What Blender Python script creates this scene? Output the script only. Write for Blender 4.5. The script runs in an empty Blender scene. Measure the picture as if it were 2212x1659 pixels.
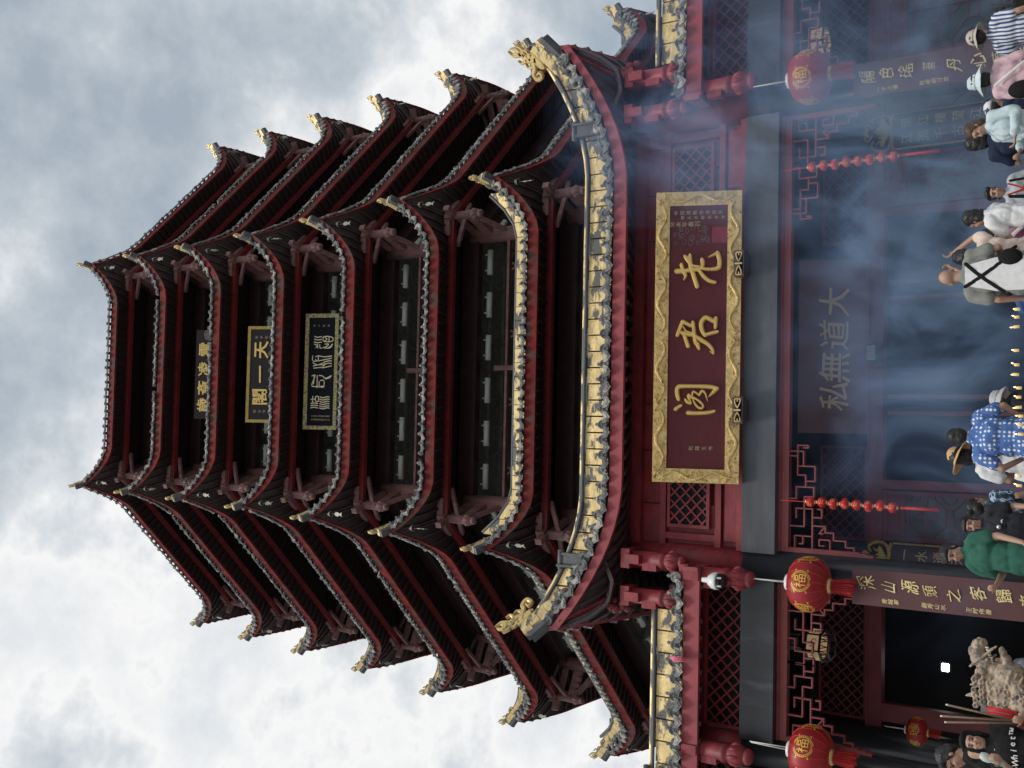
import bpy, bmesh, math, random
from mathutils import Vector, Matrix, noise
from math import sin, cos, pi, radians as R, tan, atan2, sqrt

# ------------------------------------------------------------------ camera, world, light, exposure
S = bpy.context.scene
COL = S.collection
CAM = Vector((-1.5938, -30.2782, 1.6))
AX_R = Vector((0.99878, -0.048825, -0.007374))      # the photograph's upright right / up / forward axes
AX_U = Vector((-0.021531, -0.565021, 0.824795))
AX_F = Vector((0.044438, 0.823630, 0.565383))
FPX = 2343.0
cam = bpy.data.cameras.new("camera")
cam.sensor_width = 36.0; cam.sensor_fit = 'HORIZONTAL'
cam.lens = 36.0 * FPX / 2212.0
cam.clip_start = 0.1; cam.clip_end = 3000
camo = bpy.data.objects.new("camera", cam); COL.objects.link(camo)
mx = Matrix.Identity(4)
for i in range(3):
    mx[i][0] = -AX_U[i]; mx[i][1] = AX_R[i]; mx[i][2] = -AX_F[i]; mx[i][3] = CAM[i]
camo.matrix_world = mx
S.camera = camo

SUN_EL, SUN_AZ = R(58), R(205)          # azimuth from +Y clockwise; the sun is veiled, behind the camera to the left
W = bpy.data.worlds.new("World"); S.world = W; W.use_nodes = True
nt = W.node_tree; nt.nodes.clear()
N = nt.nodes.new; Lk = nt.links.new
out = N('ShaderNodeOutputWorld'); bg = N('ShaderNodeBackground')
sky = N('ShaderNodeTexSky'); sky.sky_type = 'NISHITA'; sky.sun_disc = False
sky.sun_elevation = SUN_EL; sky.sun_rotation = SUN_AZ
sky.air_density = 1.0; sky.dust_density = 2.0
tc = N('ShaderNodeTexCoord'); 
n1 = N('ShaderNodeTexNoise'); n1.inputs['Scale'].default_value = 2.3; n1.inputs['Detail'].default_value = 11
n1.inputs['Roughness'].default_value = 0.55; n1.inputs['Distortion'].default_value = 0.15
n2 = N('ShaderNodeTexNoise'); n2.inputs['Scale'].default_value = 8.0; n2.inputs['Detail'].default_value = 10
n2.inputs['Roughness'].default_value = 0.6
mp = N('ShaderNodeMapping'); mp.inputs['Location'].default_value = (3.1, 1.7, 0.4); mp.inputs['Scale'].default_value = (1.0, 1.0, 1.35); Lk(tc.outputs['Generated'], mp.inputs[0])
Lk(mp.outputs[0], n1.inputs['Vector']); Lk(mp.outputs[0], n2.inputs['Vector'])
mixn = N('ShaderNodeMath'); mixn.operation = 'MULTIPLY_ADD'; mixn.inputs[1].default_value = 0.40
Lk(n2.outputs[0], mixn.inputs[0])
m65 = N('ShaderNodeMath'); m65.operation = 'MULTIPLY'; m65.inputs[1].default_value = 0.60; Lk(n1.outputs[0], m65.inputs[0])
Lk(m65.outputs[0], mixn.inputs[2])
ramp = N('ShaderNodeValToRGB'); cr = ramp.color_ramp; Lk(mixn.outputs[0], ramp.inputs[0])
for p_, c_ in [(0.38, (4.3, 5.0, 5.7)), (0.46, (5.6, 6.2, 6.8)), (0.505, (7.4, 7.8, 8.2)), (0.55, (10, 10, 10)), (0.63, (7.9, 8.3, 8.7))]:
    e = cr.elements.new(p_); e.color = (*[v / 10 for v in c_], 1)
cr.elements.remove(cr.elements[0]); cr.elements.remove(cr.elements[-1])
sc10 = N('ShaderNodeVectorMath'); sc10.operation = 'SCALE'; sc10.inputs['Scale'].default_value = 7.6
Lk(ramp.outputs[0], sc10.inputs[0])
cov = N('ShaderNodeValToRGB'); cov.color_ramp.elements[0].position = 0.36; cov.color_ramp.elements[0].color = (0.88,)*3 + (1,)
cov.color_ramp.elements[1].position = 0.46; Lk(mixn.outputs[0], cov.inputs[0])
mixc = N('ShaderNodeMix'); mixc.data_type = 'RGBA'
Lk(cov.outputs[0], mixc.inputs['Factor']); Lk(sky.outputs[0], mixc.inputs['A']); Lk(sc10.outputs[0], mixc.inputs['B'])
Lk(mixc.outputs['Result'], bg.inputs['Color']); bg.inputs['Strength'].default_value = 0.1
Lk(bg.outputs[0], out.inputs['Surface'])

sl = bpy.data.lights.new("sun", 'SUN'); sl.energy = 1.5; sl.angle = R(14); sl.color = (1.0, 0.96, 0.9)
so = bpy.data.objects.new("sun", sl); COL.objects.link(so)
sd = Vector((sin(SUN_AZ) * cos(SUN_EL), cos(SUN_AZ) * cos(SUN_EL), sin(SUN_EL)))
so.rotation_euler = sd.to_track_quat('Z', 'Y').to_euler()
S.view_settings.view_transform = 'Standard'; S.view_settings.look = 'None'
S.view_settings.exposure = 0.3; S.view_settings.gamma = 1.0
S.cycles.max_bounces = 6; S.cycles.diffuse_bounces = 3; S.cycles.volume_bounces = 1
S.cycles.transparent_max_bounces = 6

# ------------------------------------------------------------------ helpers
def at(x, y, Y):
    """the point on the plane of depth Y seen at photo position (x, y) in a 2212 x 1659 copy"""
    d = AX_F + AX_R * ((829.5 - y) / FPX) - AX_U * ((x - 1106) / FPX)
    return CAM + d * ((Y - CAM.y) / d.y)

class MB:
    def __init__(s): s.v = []; s.f = []; s.sm = []
    def add(s, vs, fs, smooth=False):
        o = len(s.v); s.v.extend([tuple(p) for p in vs]); s.f.extend([tuple(i + o for i in f) for f in fs]); s.sm.extend([smooth] * len(fs))
    def box(s, c, size, M=None):
        c = Vector(c); h = Vector(size) / 2; vs = []
        for i in range(8):
            p = Vector(((i & 1) * 2 - 1, (i >> 1 & 1) * 2 - 1, (i >> 2 & 1) * 2 - 1)); p = Vector((p.x * h.x, p.y * h.y, p.z * h.z))
            vs.append(c + (M @ p if M else p))
        s.add(vs, [(0, 2, 3, 1), (4, 5, 7, 6), (0, 1, 5, 4), (2, 6, 7, 3), (0, 4, 6, 2), (1, 3, 7, 5)])
    def box2(s, a, b):
        a, b = Vector(a), Vector(b); s.box((a + b) / 2, [abs(b[i] - a[i]) for i in range(3)])
    def beam(s, p, q, w, h, up=(0, 0, 1)):
        p, q = Vector(p), Vector(q); d = (q - p).normalized(); sd_ = d.cross(Vector(up))
        if sd_.length < 1e-4: sd_ = d.cross(Vector((1, 0, 0)))
        sd_.normalize(); u = sd_.cross(d)
        vs = []
        for e in (p, q):
            for a, b in ((-1, -1), (1, -1), (1, 1), (-1, 1)): vs.append(e + sd_ * (a * w / 2) + u * (b * h / 2))
        s.add(vs, [(3, 2, 1, 0), (4, 5, 6, 7), (0, 1, 5, 4), (1, 2, 6, 5), (2, 3, 7, 6), (3, 0, 4, 7)])
    def tube(s, pts, rad, n=8, caps=True, closed=False, smooth=True):
        pts = [Vector(p) for p in pts]; m = len(pts)
        if not hasattr(rad, '__len__'): rad = [rad] * m
        vs = []; ref = None
        for i, p in enumerate(pts):
            a = pts[max(0, i - 1)] if not closed else pts[i - 1]; b = pts[min(m - 1, i + 1)] if not closed else pts[(i + 1) % m]
            d = (b - a).normalized()
            if ref is None:
                ref = Vector((0, 0, 1)) if abs(d.z) < 0.9 else Vector((1, 0, 0))
            x = (ref - d * ref.dot(d)).normalized(); y = d.cross(x); ref = x
            for k in range(n): vs.append(p + (x * cos(2 * pi * k / n) + y * sin(2 * pi * k / n)) * rad[i])
        fs = []
        for i in range(m if closed else m - 1):
            j = (i + 1) % m
            for k in range(n): fs.append((i * n + k, i * n + (k + 1) % n, j * n + (k + 1) % n, j * n + k))
        if caps and not closed: fs.append(tuple(range(n - 1, -1, -1))); fs.append(tuple((m - 1) * n + k for k in range(n)))
        s.add(vs, fs, smooth)
    def lathe(s, prof, o=(0, 0, 0), axis=(0, 0, 1), n=16, smooth=True, sx=1.0):
        o = Vector(o); z = Vector(axis).normalized(); x = z.orthogonal().normalized()
        if abs(z.z) > 0.99: x = Vector((1, 0, 0))
        y = z.cross(x); vs = []; m = len(prof)
        for r, h in prof:
            for k in range(n): vs.append(o + z * h + x * (r * cos(2 * pi * k / n)) + y * (r * sx * sin(2 * pi * k / n)))
        fs = []
        for i in range(m - 1):
            for k in range(n): fs.append((i * n + k, i * n + (k + 1) % n, (i + 1) * n + (k + 1) % n, (i + 1) * n + k))
        if prof[0][0] > 1e-4: fs.append(tuple(range(n - 1, -1, -1)))
        if prof[-1][0] > 1e-4: fs.append(tuple((m - 1) * n + k for k in range(n)))
        s.add(vs, fs, smooth)
    def grid(s, rows, smooth=True, flip=False):
        m = len(rows[0]); vs = [p for r in rows for p in r]; fs = []
        for i in range(len(rows) - 1):
            for k in range(m - 1):
                f = (i * m + k, i * m + k + 1, (i + 1) * m + k + 1, (i + 1) * m + k); fs.append(f[::-1] if flip else f)
        s.add(vs, fs, smooth)
    def prism(s, outline, F, th):
        """outline: 2D points, F(u,v,w)->3D, from w=0 to w=th"""
        n = len(outline)
        vs = [F(u, v, 0) for u, v in outline] + [F(u, v, th) for u, v in outline]
        fs = [tuple(range(n - 1, -1, -1)), tuple(range(n, 2 * n))]
        for i in range(n): j = (i + 1) % n; fs.append((i, j, n + j, n + i))
        s.add(vs, fs)
    def stroke(s, pts, wid, F, th, dome=True):
        """a brush stroke: polyline with widths, raised above the face F(u,v,w)"""
        P = [Vector((p[0], p[1])) for p in pts]
        if not hasattr(wid, '__len__'): wid = [wid] * len(P)
        # resample (Catmull-Rom)
        Q = []; Wd = []
        for i in range(len(P) - 1):
            p0 = P[max(0, i - 1)]; p1 = P[i]; p2 = P[i + 1]; p3 = P[min(len(P) - 1, i + 2)]
            for k in range(4):
                t = k / 4
                Q.append(0.5 * ((2 * p1) + (p2 - p0) * t + (2 * p0 - 5 * p1 + 4 * p2 - p3) * t * t + (3 * p1 - p0 - 3 * p2 + p3) * t ** 3))
                Wd.append(wid[i] + (wid[i + 1] - wid[i]) * t)
        Q.append(P[-1]); Wd.append(wid[-1])
        d0 = (Q[1] - Q[0]).normalized(); d1 = (Q[-1] - Q[-2]).normalized()
        Q = [Q[0] - d0 * Wd[0] * 0.35] + Q + [Q[-1] + d1 * Wd[-1] * 0.35]; Wd = [Wd[0] * 0.45] + Wd + [Wd[-1] * 0.45]
        prof = [(-1, 0.0), (-1, 0.55), (-0.5, 0.95), (0.5, 0.95), (1, 0.55), (1, 0.0)]
        vs = []
        for i, p in enumerate(Q):
            d = (Q[min(len(Q) - 1, i + 1)] - Q[max(0, i - 1)])
            if d.length < 1e-9: d = Vector((1, 0))
            d.normalize(); nrm = Vector((-d.y, d.x))
            for a, h in prof: vs.append(F(*(p + nrm * (a * Wd[i] / 2)), h * th))
        n = 6; fs = []
        for i in range(len(Q) - 1):
            for k in range(n - 1): fs.append((i * n + k, i * n + k + 1, (i + 1) * n + k + 1, (i + 1) * n + k))
        fs.append(tuple(range(n - 1, -1, -1))); fs.append(tuple((len(Q) - 1) * n + k for k in range(n)))
        s.add(vs, fs)
    def mesh(s, name, mat):
        me = bpy.data.meshes.new(name); me.from_pydata(s.v, [], s.f)
        me.polygons.foreach_set('use_smooth', s.sm)
        me.materials.append(mat)
        bm = bmesh.new(); bm.from_mesh(me); bmesh.ops.recalc_face_normals(bm, faces=bm.faces); bm.to_mesh(me); bm.free()
        return me

def tag(o, label=None, cat=None, group=None, kind=None):
    if label: o['label'] = label
    if cat: o['category'] = cat
    if group: o['group'] = group
    if kind: o['kind'] = kind
    return o
def thing(name, label, cat, loc=(0, 0, 0), rz=0, group=None):
    o = bpy.data.objects.new(name, None); COL.objects.link(o); o.empty_display_size = 0.2
    o.location = loc; o.rotation_euler = (0, 0, rz); return tag(o, label, cat, group)
def obj(name, mb, mat, parent=None, loc=None, label=None):
    me = mb if isinstance(mb, bpy.types.Mesh) else mb.mesh(name, mat)
    o = bpy.data.objects.new(name, me); COL.objects.link(o)
    if parent: o.parent = parent
    if loc is not None: o.location = loc
    if label: o['label'] = label
    return o
def kids(o): return [c for c in bpy.data.objects if c.parent == o]
def copy_tree(o, parent=None):
    c = o.copy(); COL.objects.link(c)
    if parent: c.parent = parent
    for k in kids(o): copy_tree(k, c)
    return c

# ------------------------------------------------------------------ materials
MATS = {}
def mat(name, col, rough=0.6, metal=0.0, var=0.25, scale=6.0, dark=None, thr=(0.55, 0.62), pscale=3.0, bump=0.15, stretch=(1, 1, 1), spec=0.5, emit=None, coat=0.0, bscale=None):
    """paint with mottling; dark = second colour showing through in patches (peeled / stained)"""
    m = bpy.data.materials.new(name); m.use_nodes = True; t = m.node_tree; b = t.nodes['Principled BSDF']
    n = t.nodes.new; l = t.links.new
    b.inputs['Roughness'].default_value = rough; b.inputs['Metallic'].default_value = metal
    b.inputs['Specular IOR Level'].default_value = spec; b.inputs['Coat Weight'].default_value = coat
    tcx = n('ShaderNodeNewGeometry'); mpx = n('ShaderNodeMapping'); mpx.inputs['Scale'].default_value = stretch
    l(tcx.outputs['Position'], mpx.inputs[0])
    nz = n('ShaderNodeTexNoise'); nz.inputs['Scale'].default_value = scale; nz.inputs['Detail'].default_value = 6; nz.inputs['Roughness'].default_value = 0.65
    l(mpx.outputs[0], nz.inputs['Vector'])
    rp = n('ShaderNodeValToRGB'); l(nz.outputs[0], rp.inputs[0])
    rp.color_ramp.elements[0].position = 0.3; rp.color_ramp.elements[1].position = 0.7
    rp.color_ramp.elements[0].color = (*[c * (1 - var) for c in col], 1); rp.color_ramp.elements[1].color = (*[min(1, c * (1 + var)) for c in col], 1)
    last = rp.outputs[0]
    if dark:
        nz2 = n('ShaderNodeTexNoise'); nz2.inputs['Scale'].default_value = pscale; nz2.inputs['Detail'].default_value = 8; nz2.inputs['Roughness'].default_value = 0.6
        l(mpx.outputs[0], nz2.inputs['Vector'])
        r2 = n('ShaderNodeValToRGB'); r2.color_ramp.elements[0].position = thr[0]; r2.color_ramp.elements[1].position = thr[1]; l(nz2.outputs[0], r2.inputs[0])
        mxr = n('ShaderNodeMix'); mxr.data_type = 'RGBA'; l(r2.outputs[0], mxr.inputs['Factor']); l(last, mxr.inputs['A']); mxr.inputs['B'].default_value = (*dark, 1)
        last = mxr.outputs['Result']
        if metal > 0:
            mm = n('ShaderNodeMath'); mm.operation = 'MULTIPLY_ADD'; mm.inputs[1].default_value = -metal; mm.inputs[2].default_value = metal
            l(r2.outputs[0], mm.inputs[0]); l(mm.outputs[0], b.inputs['Metallic'])
    l(last, b.inputs['Base Color'])
    if bump:
        bn = n('ShaderNodeBump'); bn.inputs['Strength'].default_value = bump; bn.inputs['Distance'].default_value = 0.02
        nb = n('ShaderNodeTexNoise'); nb.inputs['Scale'].default_value = bscale or scale * 3; nb.inputs['Detail'].default_value = 5; l(mpx.outputs[0], nb.inputs['Vector'])
        l(nb.outputs[0], bn.inputs['Height']); l(bn.outputs[0], b.inputs['Normal'])
    if emit:
        b.inputs['Emission Color'].default_value = (*emit[0], 1); b.inputs['Emission Strength'].default_value = emit[1]
    MATS[name] = m; return m

M = MATS
mat('red_paint', (0.26, 0.030, 0.038), 0.55, var=0.3, scale=4, dark=(0.14, 0.035, 0.04), thr=(0.52, 0.72), pscale=2.2, stretch=(1, 1, 2), bump=0.25)
mat('fascia_paint', (0.145, 0.013, 0.012), 0.7, spec=0.2, var=0.5, scale=3.5, dark=(0.085, 0.05, 0.042), thr=(0.49, 0.64), pscale=2.2)
mat('gate_fascia', (0.30, 0.045, 0.055), 0.5, var=0.2, scale=3.0, dark=(0.17, 0.045, 0.05), thr=(0.58, 0.72), pscale=3.5)
mat('beam_red', (0.145, 0.013, 0.017), 0.5, var=0.3, scale=2)
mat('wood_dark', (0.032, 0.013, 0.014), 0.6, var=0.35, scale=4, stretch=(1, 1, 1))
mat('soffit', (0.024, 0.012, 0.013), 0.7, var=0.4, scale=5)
mat('wood_pink', (0.19, 0.092, 0.085), 0.65, var=0.35, scale=5, dark=(0.10, 0.06, 0.055), thr=(0.5, 0.68), pscale=4, stretch=(1, 1, 0.3))
mat('tile_grey', (0.15, 0.155, 0.155), 0.75, var=0.55, scale=9, dark=(0.42, 0.40, 0.36), thr=(0.50, 0.60), pscale=4)
mat('roof_tile', (0.07, 0.072, 0.075), 0.8, var=0.4, scale=6)
mat('gold_ridge', (0.78, 0.58, 0.27), 0.48, metal=0.35, var=0.32, scale=5, dark=(0.12, 0.115, 0.105), thr=(0.505, 0.56), pscale=2.3, stretch=(1, 1, 2.2), bump=0.1)
mat('gold', (0.64, 0.47, 0.20), 0.42, metal=0.5, var=0.3, scale=9, dark=(0.13, 0.10, 0.07), thr=(0.56, 0.66), pscale=7, bump=0.1)
mat('gold_carved', (0.80, 0.58, 0.25), 0.42, metal=0.5, var=0.3, scale=14, dark=(0.10, 0.06, 0.02), thr=(0.60, 0.68), pscale=18, bump=0.6, bscale=30)
mat('gold_leaf', (0.85, 0.60, 0.20), 0.36, metal=0.45, var=0.12, scale=12, bump=0.1)
mat('lead_grey', (0.10, 0.105, 0.115), 0.6, var=0.3, scale=6)
mat('column_lacquer', (0.022, 0.024, 0.028), 0.32, var=0.4, scale=1.3, dark=(0.10, 0.11, 0.125), thr=(0.58, 0.74), pscale=1.2, stretch=(2, 2, 0.3), bump=0.05)
mat('lintel_grey', (0.058, 0.064, 0.076), 0.5, var=0.3, scale=1.5, dark=(0.095, 0.10, 0.11), thr=(0.5, 0.75), pscale=2.2, stretch=(.4, 1, 2), bump=0.12)
mat('plaque_red', (0.105, 0.010, 0.016), 0.6, var=0.15, scale=3, stretch=(1, 1, 4), bump=0.06)
mat('plaque_black', (0.006, 0.008, 0.013), 0.7, var=0.2, scale=3, spec=0.2)
mat('board_brown', (0.10, 0.032, 0.032), 0.45, var=0.12, scale=2, bump=0.04)
mat('plaque_mosaic', (0.42, 0.44, 0.14), 0.5, metal=0.1, var=0.5, scale=30, dark=(0.28, 0.13, 0.16), thr=(0.5, 0.56), pscale=16)
mat('glass_dark', (0.005, 0.006, 0.008), 0.6, var=0.3, scale=2, bump=0, spec=0.2)
mat('pane_green', (0.05, 0.07, 0.065), 0.3, var=0.25, scale=2, bump=0.03)
mat('coffer', (0.17, 0.185, 0.17), 0.7, var=0.35, scale=5)
mat('lamp_grey', (0.52, 0.56, 0.51), 0.5, var=0.1, scale=5)
mat('white_enamel', (0.75, 0.76, 0.76), 0.35, var=0.05, scale=5, bump=0)
mat('black_plastic', (0.012, 0.012, 0.013), 0.3, var=0.1, scale=5, bump=0)
mat('steel', (0.5, 0.5, 0.5), 0.35, metal=0.9, var=0.1, scale=5)
mat('rope_white', (0.7, 0.7, 0.66), 0.8, var=0.1, scale=20)
mat('stone_pave', (0.28, 0.27, 0.26), 0.85, var=0.2, scale=3, dark=(0.2, 0.195, 0.18), thr=(0.5, 0.7), pscale=1.1)
mat('ground_stone', (0.26, 0.25, 0.24), 0.9, var=0.2, scale=0.7)
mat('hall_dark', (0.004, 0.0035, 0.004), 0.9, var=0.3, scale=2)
mat('hall_red', (0.17, 0.032, 0.036), 0.5, var=0.25, scale=2.5)
mat('fret_red', (0.24, 0.048, 0.046), 0.5, var=0.2, scale=3)
mat('gold_faded', (0.50, 0.40, 0.24), 0.5, var=0.2, scale=20)
mat('gold_pale', (0.90, 0.82, 0.55), 0.5, metal=0.2, var=0.12, scale=12, bump=0)
mat('gold_cream', (0.85, 0.68, 0.32), 0.4, metal=0.3, var=0.15, scale=12, bump=0)
mat('gold_dull', (0.62, 0.48, 0.26), 0.5, metal=0.2, var=0.15, scale=10)
mat('gold_antique', (0.46, 0.34, 0.10), 0.45, metal=0.4, var=0.3, scale=10)
mat('gold_print', (0.80, 0.50, 0.08), 0.5, metal=0.15, var=0.15, scale=10, bump=0)
mat('gold_thread', (0.45, 0.08, 0.03), 0.5, var=0.1, bump=0)
mat('patch_red', (0.24, 0.03, 0.045), 0.5, var=0.2, scale=6)
mat('mark_grey', (0.16, 0.13, 0.12), 0.7, var=0.5, scale=12)
mat('wood_brown', (0.06, 0.028, 0.022), 0.45, var=0.2)
mat('plaque_brown', (0.022, 0.013, 0.018), 0.7, var=0.25, scale=2)
mat('board_dark', (0.035, 0.018, 0.022), 0.35, var=0.2, scale=3)
mat('lantern_red', (0.33, 0.007, 0.014), 0.45, var=0.18, scale=4, bump=0.05)
mat('lantern_bright', (0.55, 0.010, 0.014), 0.3, var=0.12, scale=8, bump=0)
mat('tassel_red', (0.50, 0.015, 0.015), 0.7, var=0.25, scale=20)
mat('black_wood', (0.010, 0.009, 0.009), 0.35, var=0.2)
mat('lamp_cream', (0.60, 0.45, 0.26), 0.6, var=0.25, scale=6, emit=((1.0, 0.65, 0.35), 0.16))
mat('lamp_dim', (0.16, 0.17, 0.16), 0.6, var=0.3, scale=6)
mat('lamp_white', (0.9, 0.9, 0.9), 0.4, emit=((1.0, 0.98, 0.92), 9.0), bump=0)
mat('ribbon_pink', (0.72, 0.20, 0.28), 0.8, var=0.2, scale=20)
mat('bell_bronze', (0.42, 0.40, 0.33), 0.5, metal=0.2, var=0.3, scale=15)
mat('skin', (0.44, 0.26, 0.18), 0.5, var=0.08, scale=9, bump=0.04)
mat('skin_pale', (0.55, 0.36, 0.28), 0.5, var=0.06, scale=9, bump=0.04)
mat('eye_dark', (0.02, 0.015, 0.012), 0.2, var=0.1, bump=0)
mat('lips', (0.30, 0.10, 0.09), 0.5, var=0.1, bump=0)
mat('hair_black', (0.012, 0.011, 0.011), 0.42, var=0.3, scale=30, bump=0.3)
mat('hair_brown', (0.07, 0.035, 0.022), 0.45, var=0.3, scale=30, bump=0.3)
mat('hair_grey', (0.42, 0.43, 0.44), 0.5, var=0.3, scale=30, bump=0.3)
for n_, c_ in dict(cloth_black=(.012, .012, .013), cloth_dark=(.02, .021, .025), cloth_navy=(.02, .03, .06), cloth_white=(.76, .76, .76), cloth_grey=(.22, .24, .27), cloth_grey_pale=(.48, .51, .54),
                   pink_shirt=(.66, .46, .50), blue_blouse=(.52, .63, .66), mauve_shirt=(.36, .14, .22), cream_shirt=(.68, .55, .47), olive_shirt=(.24, .25, .22), denim=(.05, .11, .26), charcoal_shirt=(.032, .033, .042),
                   green_shirt=(.035, .125, .088), hat_tan=(.47, .43, .37), hat_blue=(.56, .64, .66), hat_grey=(.50, .51, .50), straw=(.58, .38, .19)).items():
    mat(n_, c_, 0.85, var=0.12, scale=14, bump=0.2, bscale=60, spec=0.2)
mat('incense', (0.17, 0.12, 0.075), 0.9, var=0.2, scale=20); mat('ash', (0.75, 0.72, 0.66), 0.9, var=0.1, scale=20)
mat('packet_grey', (0.22, 0.23, 0.23), 0.35, var=0.5, scale=14); mat('candle_red', (0.70, 0.012, 0.02), 0.4, var=0.1)
mat('wax', (0.85, 0.62, 0.25), 0.5, var=0.1, scale=30, emit=((1.0, 0.70, 0.28), 0.25), bump=0); mat('flame', (1, .6, .2), 0.5, emit=((1.0, 0.62, 0.22), 6.0), bump=0)
mat('lion_stone', (0.47, 0.36, 0.26), 0.85, var=0.35, scale=12, dark=(0.17, 0.16, 0.15), thr=(0.48, 0.62), pscale=14, bump=0.5)
mat('lion_tooth', (0.72, 0.66, 0.54), 0.6, var=0.1)
def cloth_pattern(name, build):
    m = bpy.data.materials.new(name); m.use_nodes = True; t = m.node_tree; b = t.nodes['Principled BSDF']; b.inputs['Roughness'].default_value = .85; b.inputs['Specular IOR Level'].default_value = .2
    tcx = t.nodes.new('ShaderNodeTexCoord'); build(t, t.nodes.new, t.links.new, tcx.outputs['Object'], b); MATS[name] = m
def _stripes(t, n, l, co, b):
    w = n('ShaderNodeTexWave'); w.wave_type = 'BANDS'; w.bands_direction = 'X'; w.inputs['Scale'].default_value = 7.5; w.inputs['Distortion'].default_value = .8; w.inputs['Detail Scale'].default_value = 1.0; l(co, w.inputs['Vector'])
    r = n('ShaderNodeValToRGB'); r.color_ramp.elements[0].position = .42; r.color_ramp.elements[1].position = .5; r.color_ramp.elements[0].color = (.06, .10, .22, 1); r.color_ramp.elements[1].color = (.70, .72, .76, 1); l(w.outputs[0], r.inputs[0]); l(r.outputs[0], b.inputs['Base Color'])
def _dots(t, n, l, co, b):
    v = n('ShaderNodeTexVoronoi'); v.inputs['Scale'].default_value = 22; v.inputs['Randomness'].default_value = .25; l(co, v.inputs['Vector'])
    r = n('ShaderNodeValToRGB'); r.color_ramp.elements[0].position = .30; r.color_ramp.elements[1].position = .36; r.color_ramp.elements[0].color = (.72, .76, .82, 1); r.color_ramp.elements[1].color = (.085, .17, .42, 1); l(v.outputs[0], r.inputs[0]); l(r.outputs[0], b.inputs['Base Color'])
def _camo(t, n, l, co, b):
    z = n('ShaderNodeTexNoise'); z.inputs['Scale'].default_value = 13; z.inputs['Detail'].default_value = 1.5; l(co, z.inputs['Vector'])
    r = n('ShaderNodeValToRGB'); r.color_ramp.interpolation = 'CONSTANT'; e = r.color_ramp.elements; e[0].color = (.02, .03, .045, 1); e[1].position = .44; e[1].color = (.05, .075, .055, 1)
    for p_, c_ in ((.50, (.10, .19, .36, 1)), (.56, (.42, .52, .62, 1)), (.63, (.03, .05, .09, 1))): q = e.new(p_); q.color = c_
    l(z.outputs[0], r.inputs[0]); l(r.outputs[0], b.inputs['Base Color'])
cloth_pattern('stripe_shirt', _stripes); cloth_pattern('blue_pattern', _dots); cloth_pattern('camo_shirt', _camo)
mat('board_inner', (0.16, 0.06, 0.05), 0.5, var=0.15, scale=2)
# ------------------------------------------------------------------ the pagoda
T8 = tan(pi / 8)
def lerp(a, b, t): return a + (b - a) * t

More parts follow.
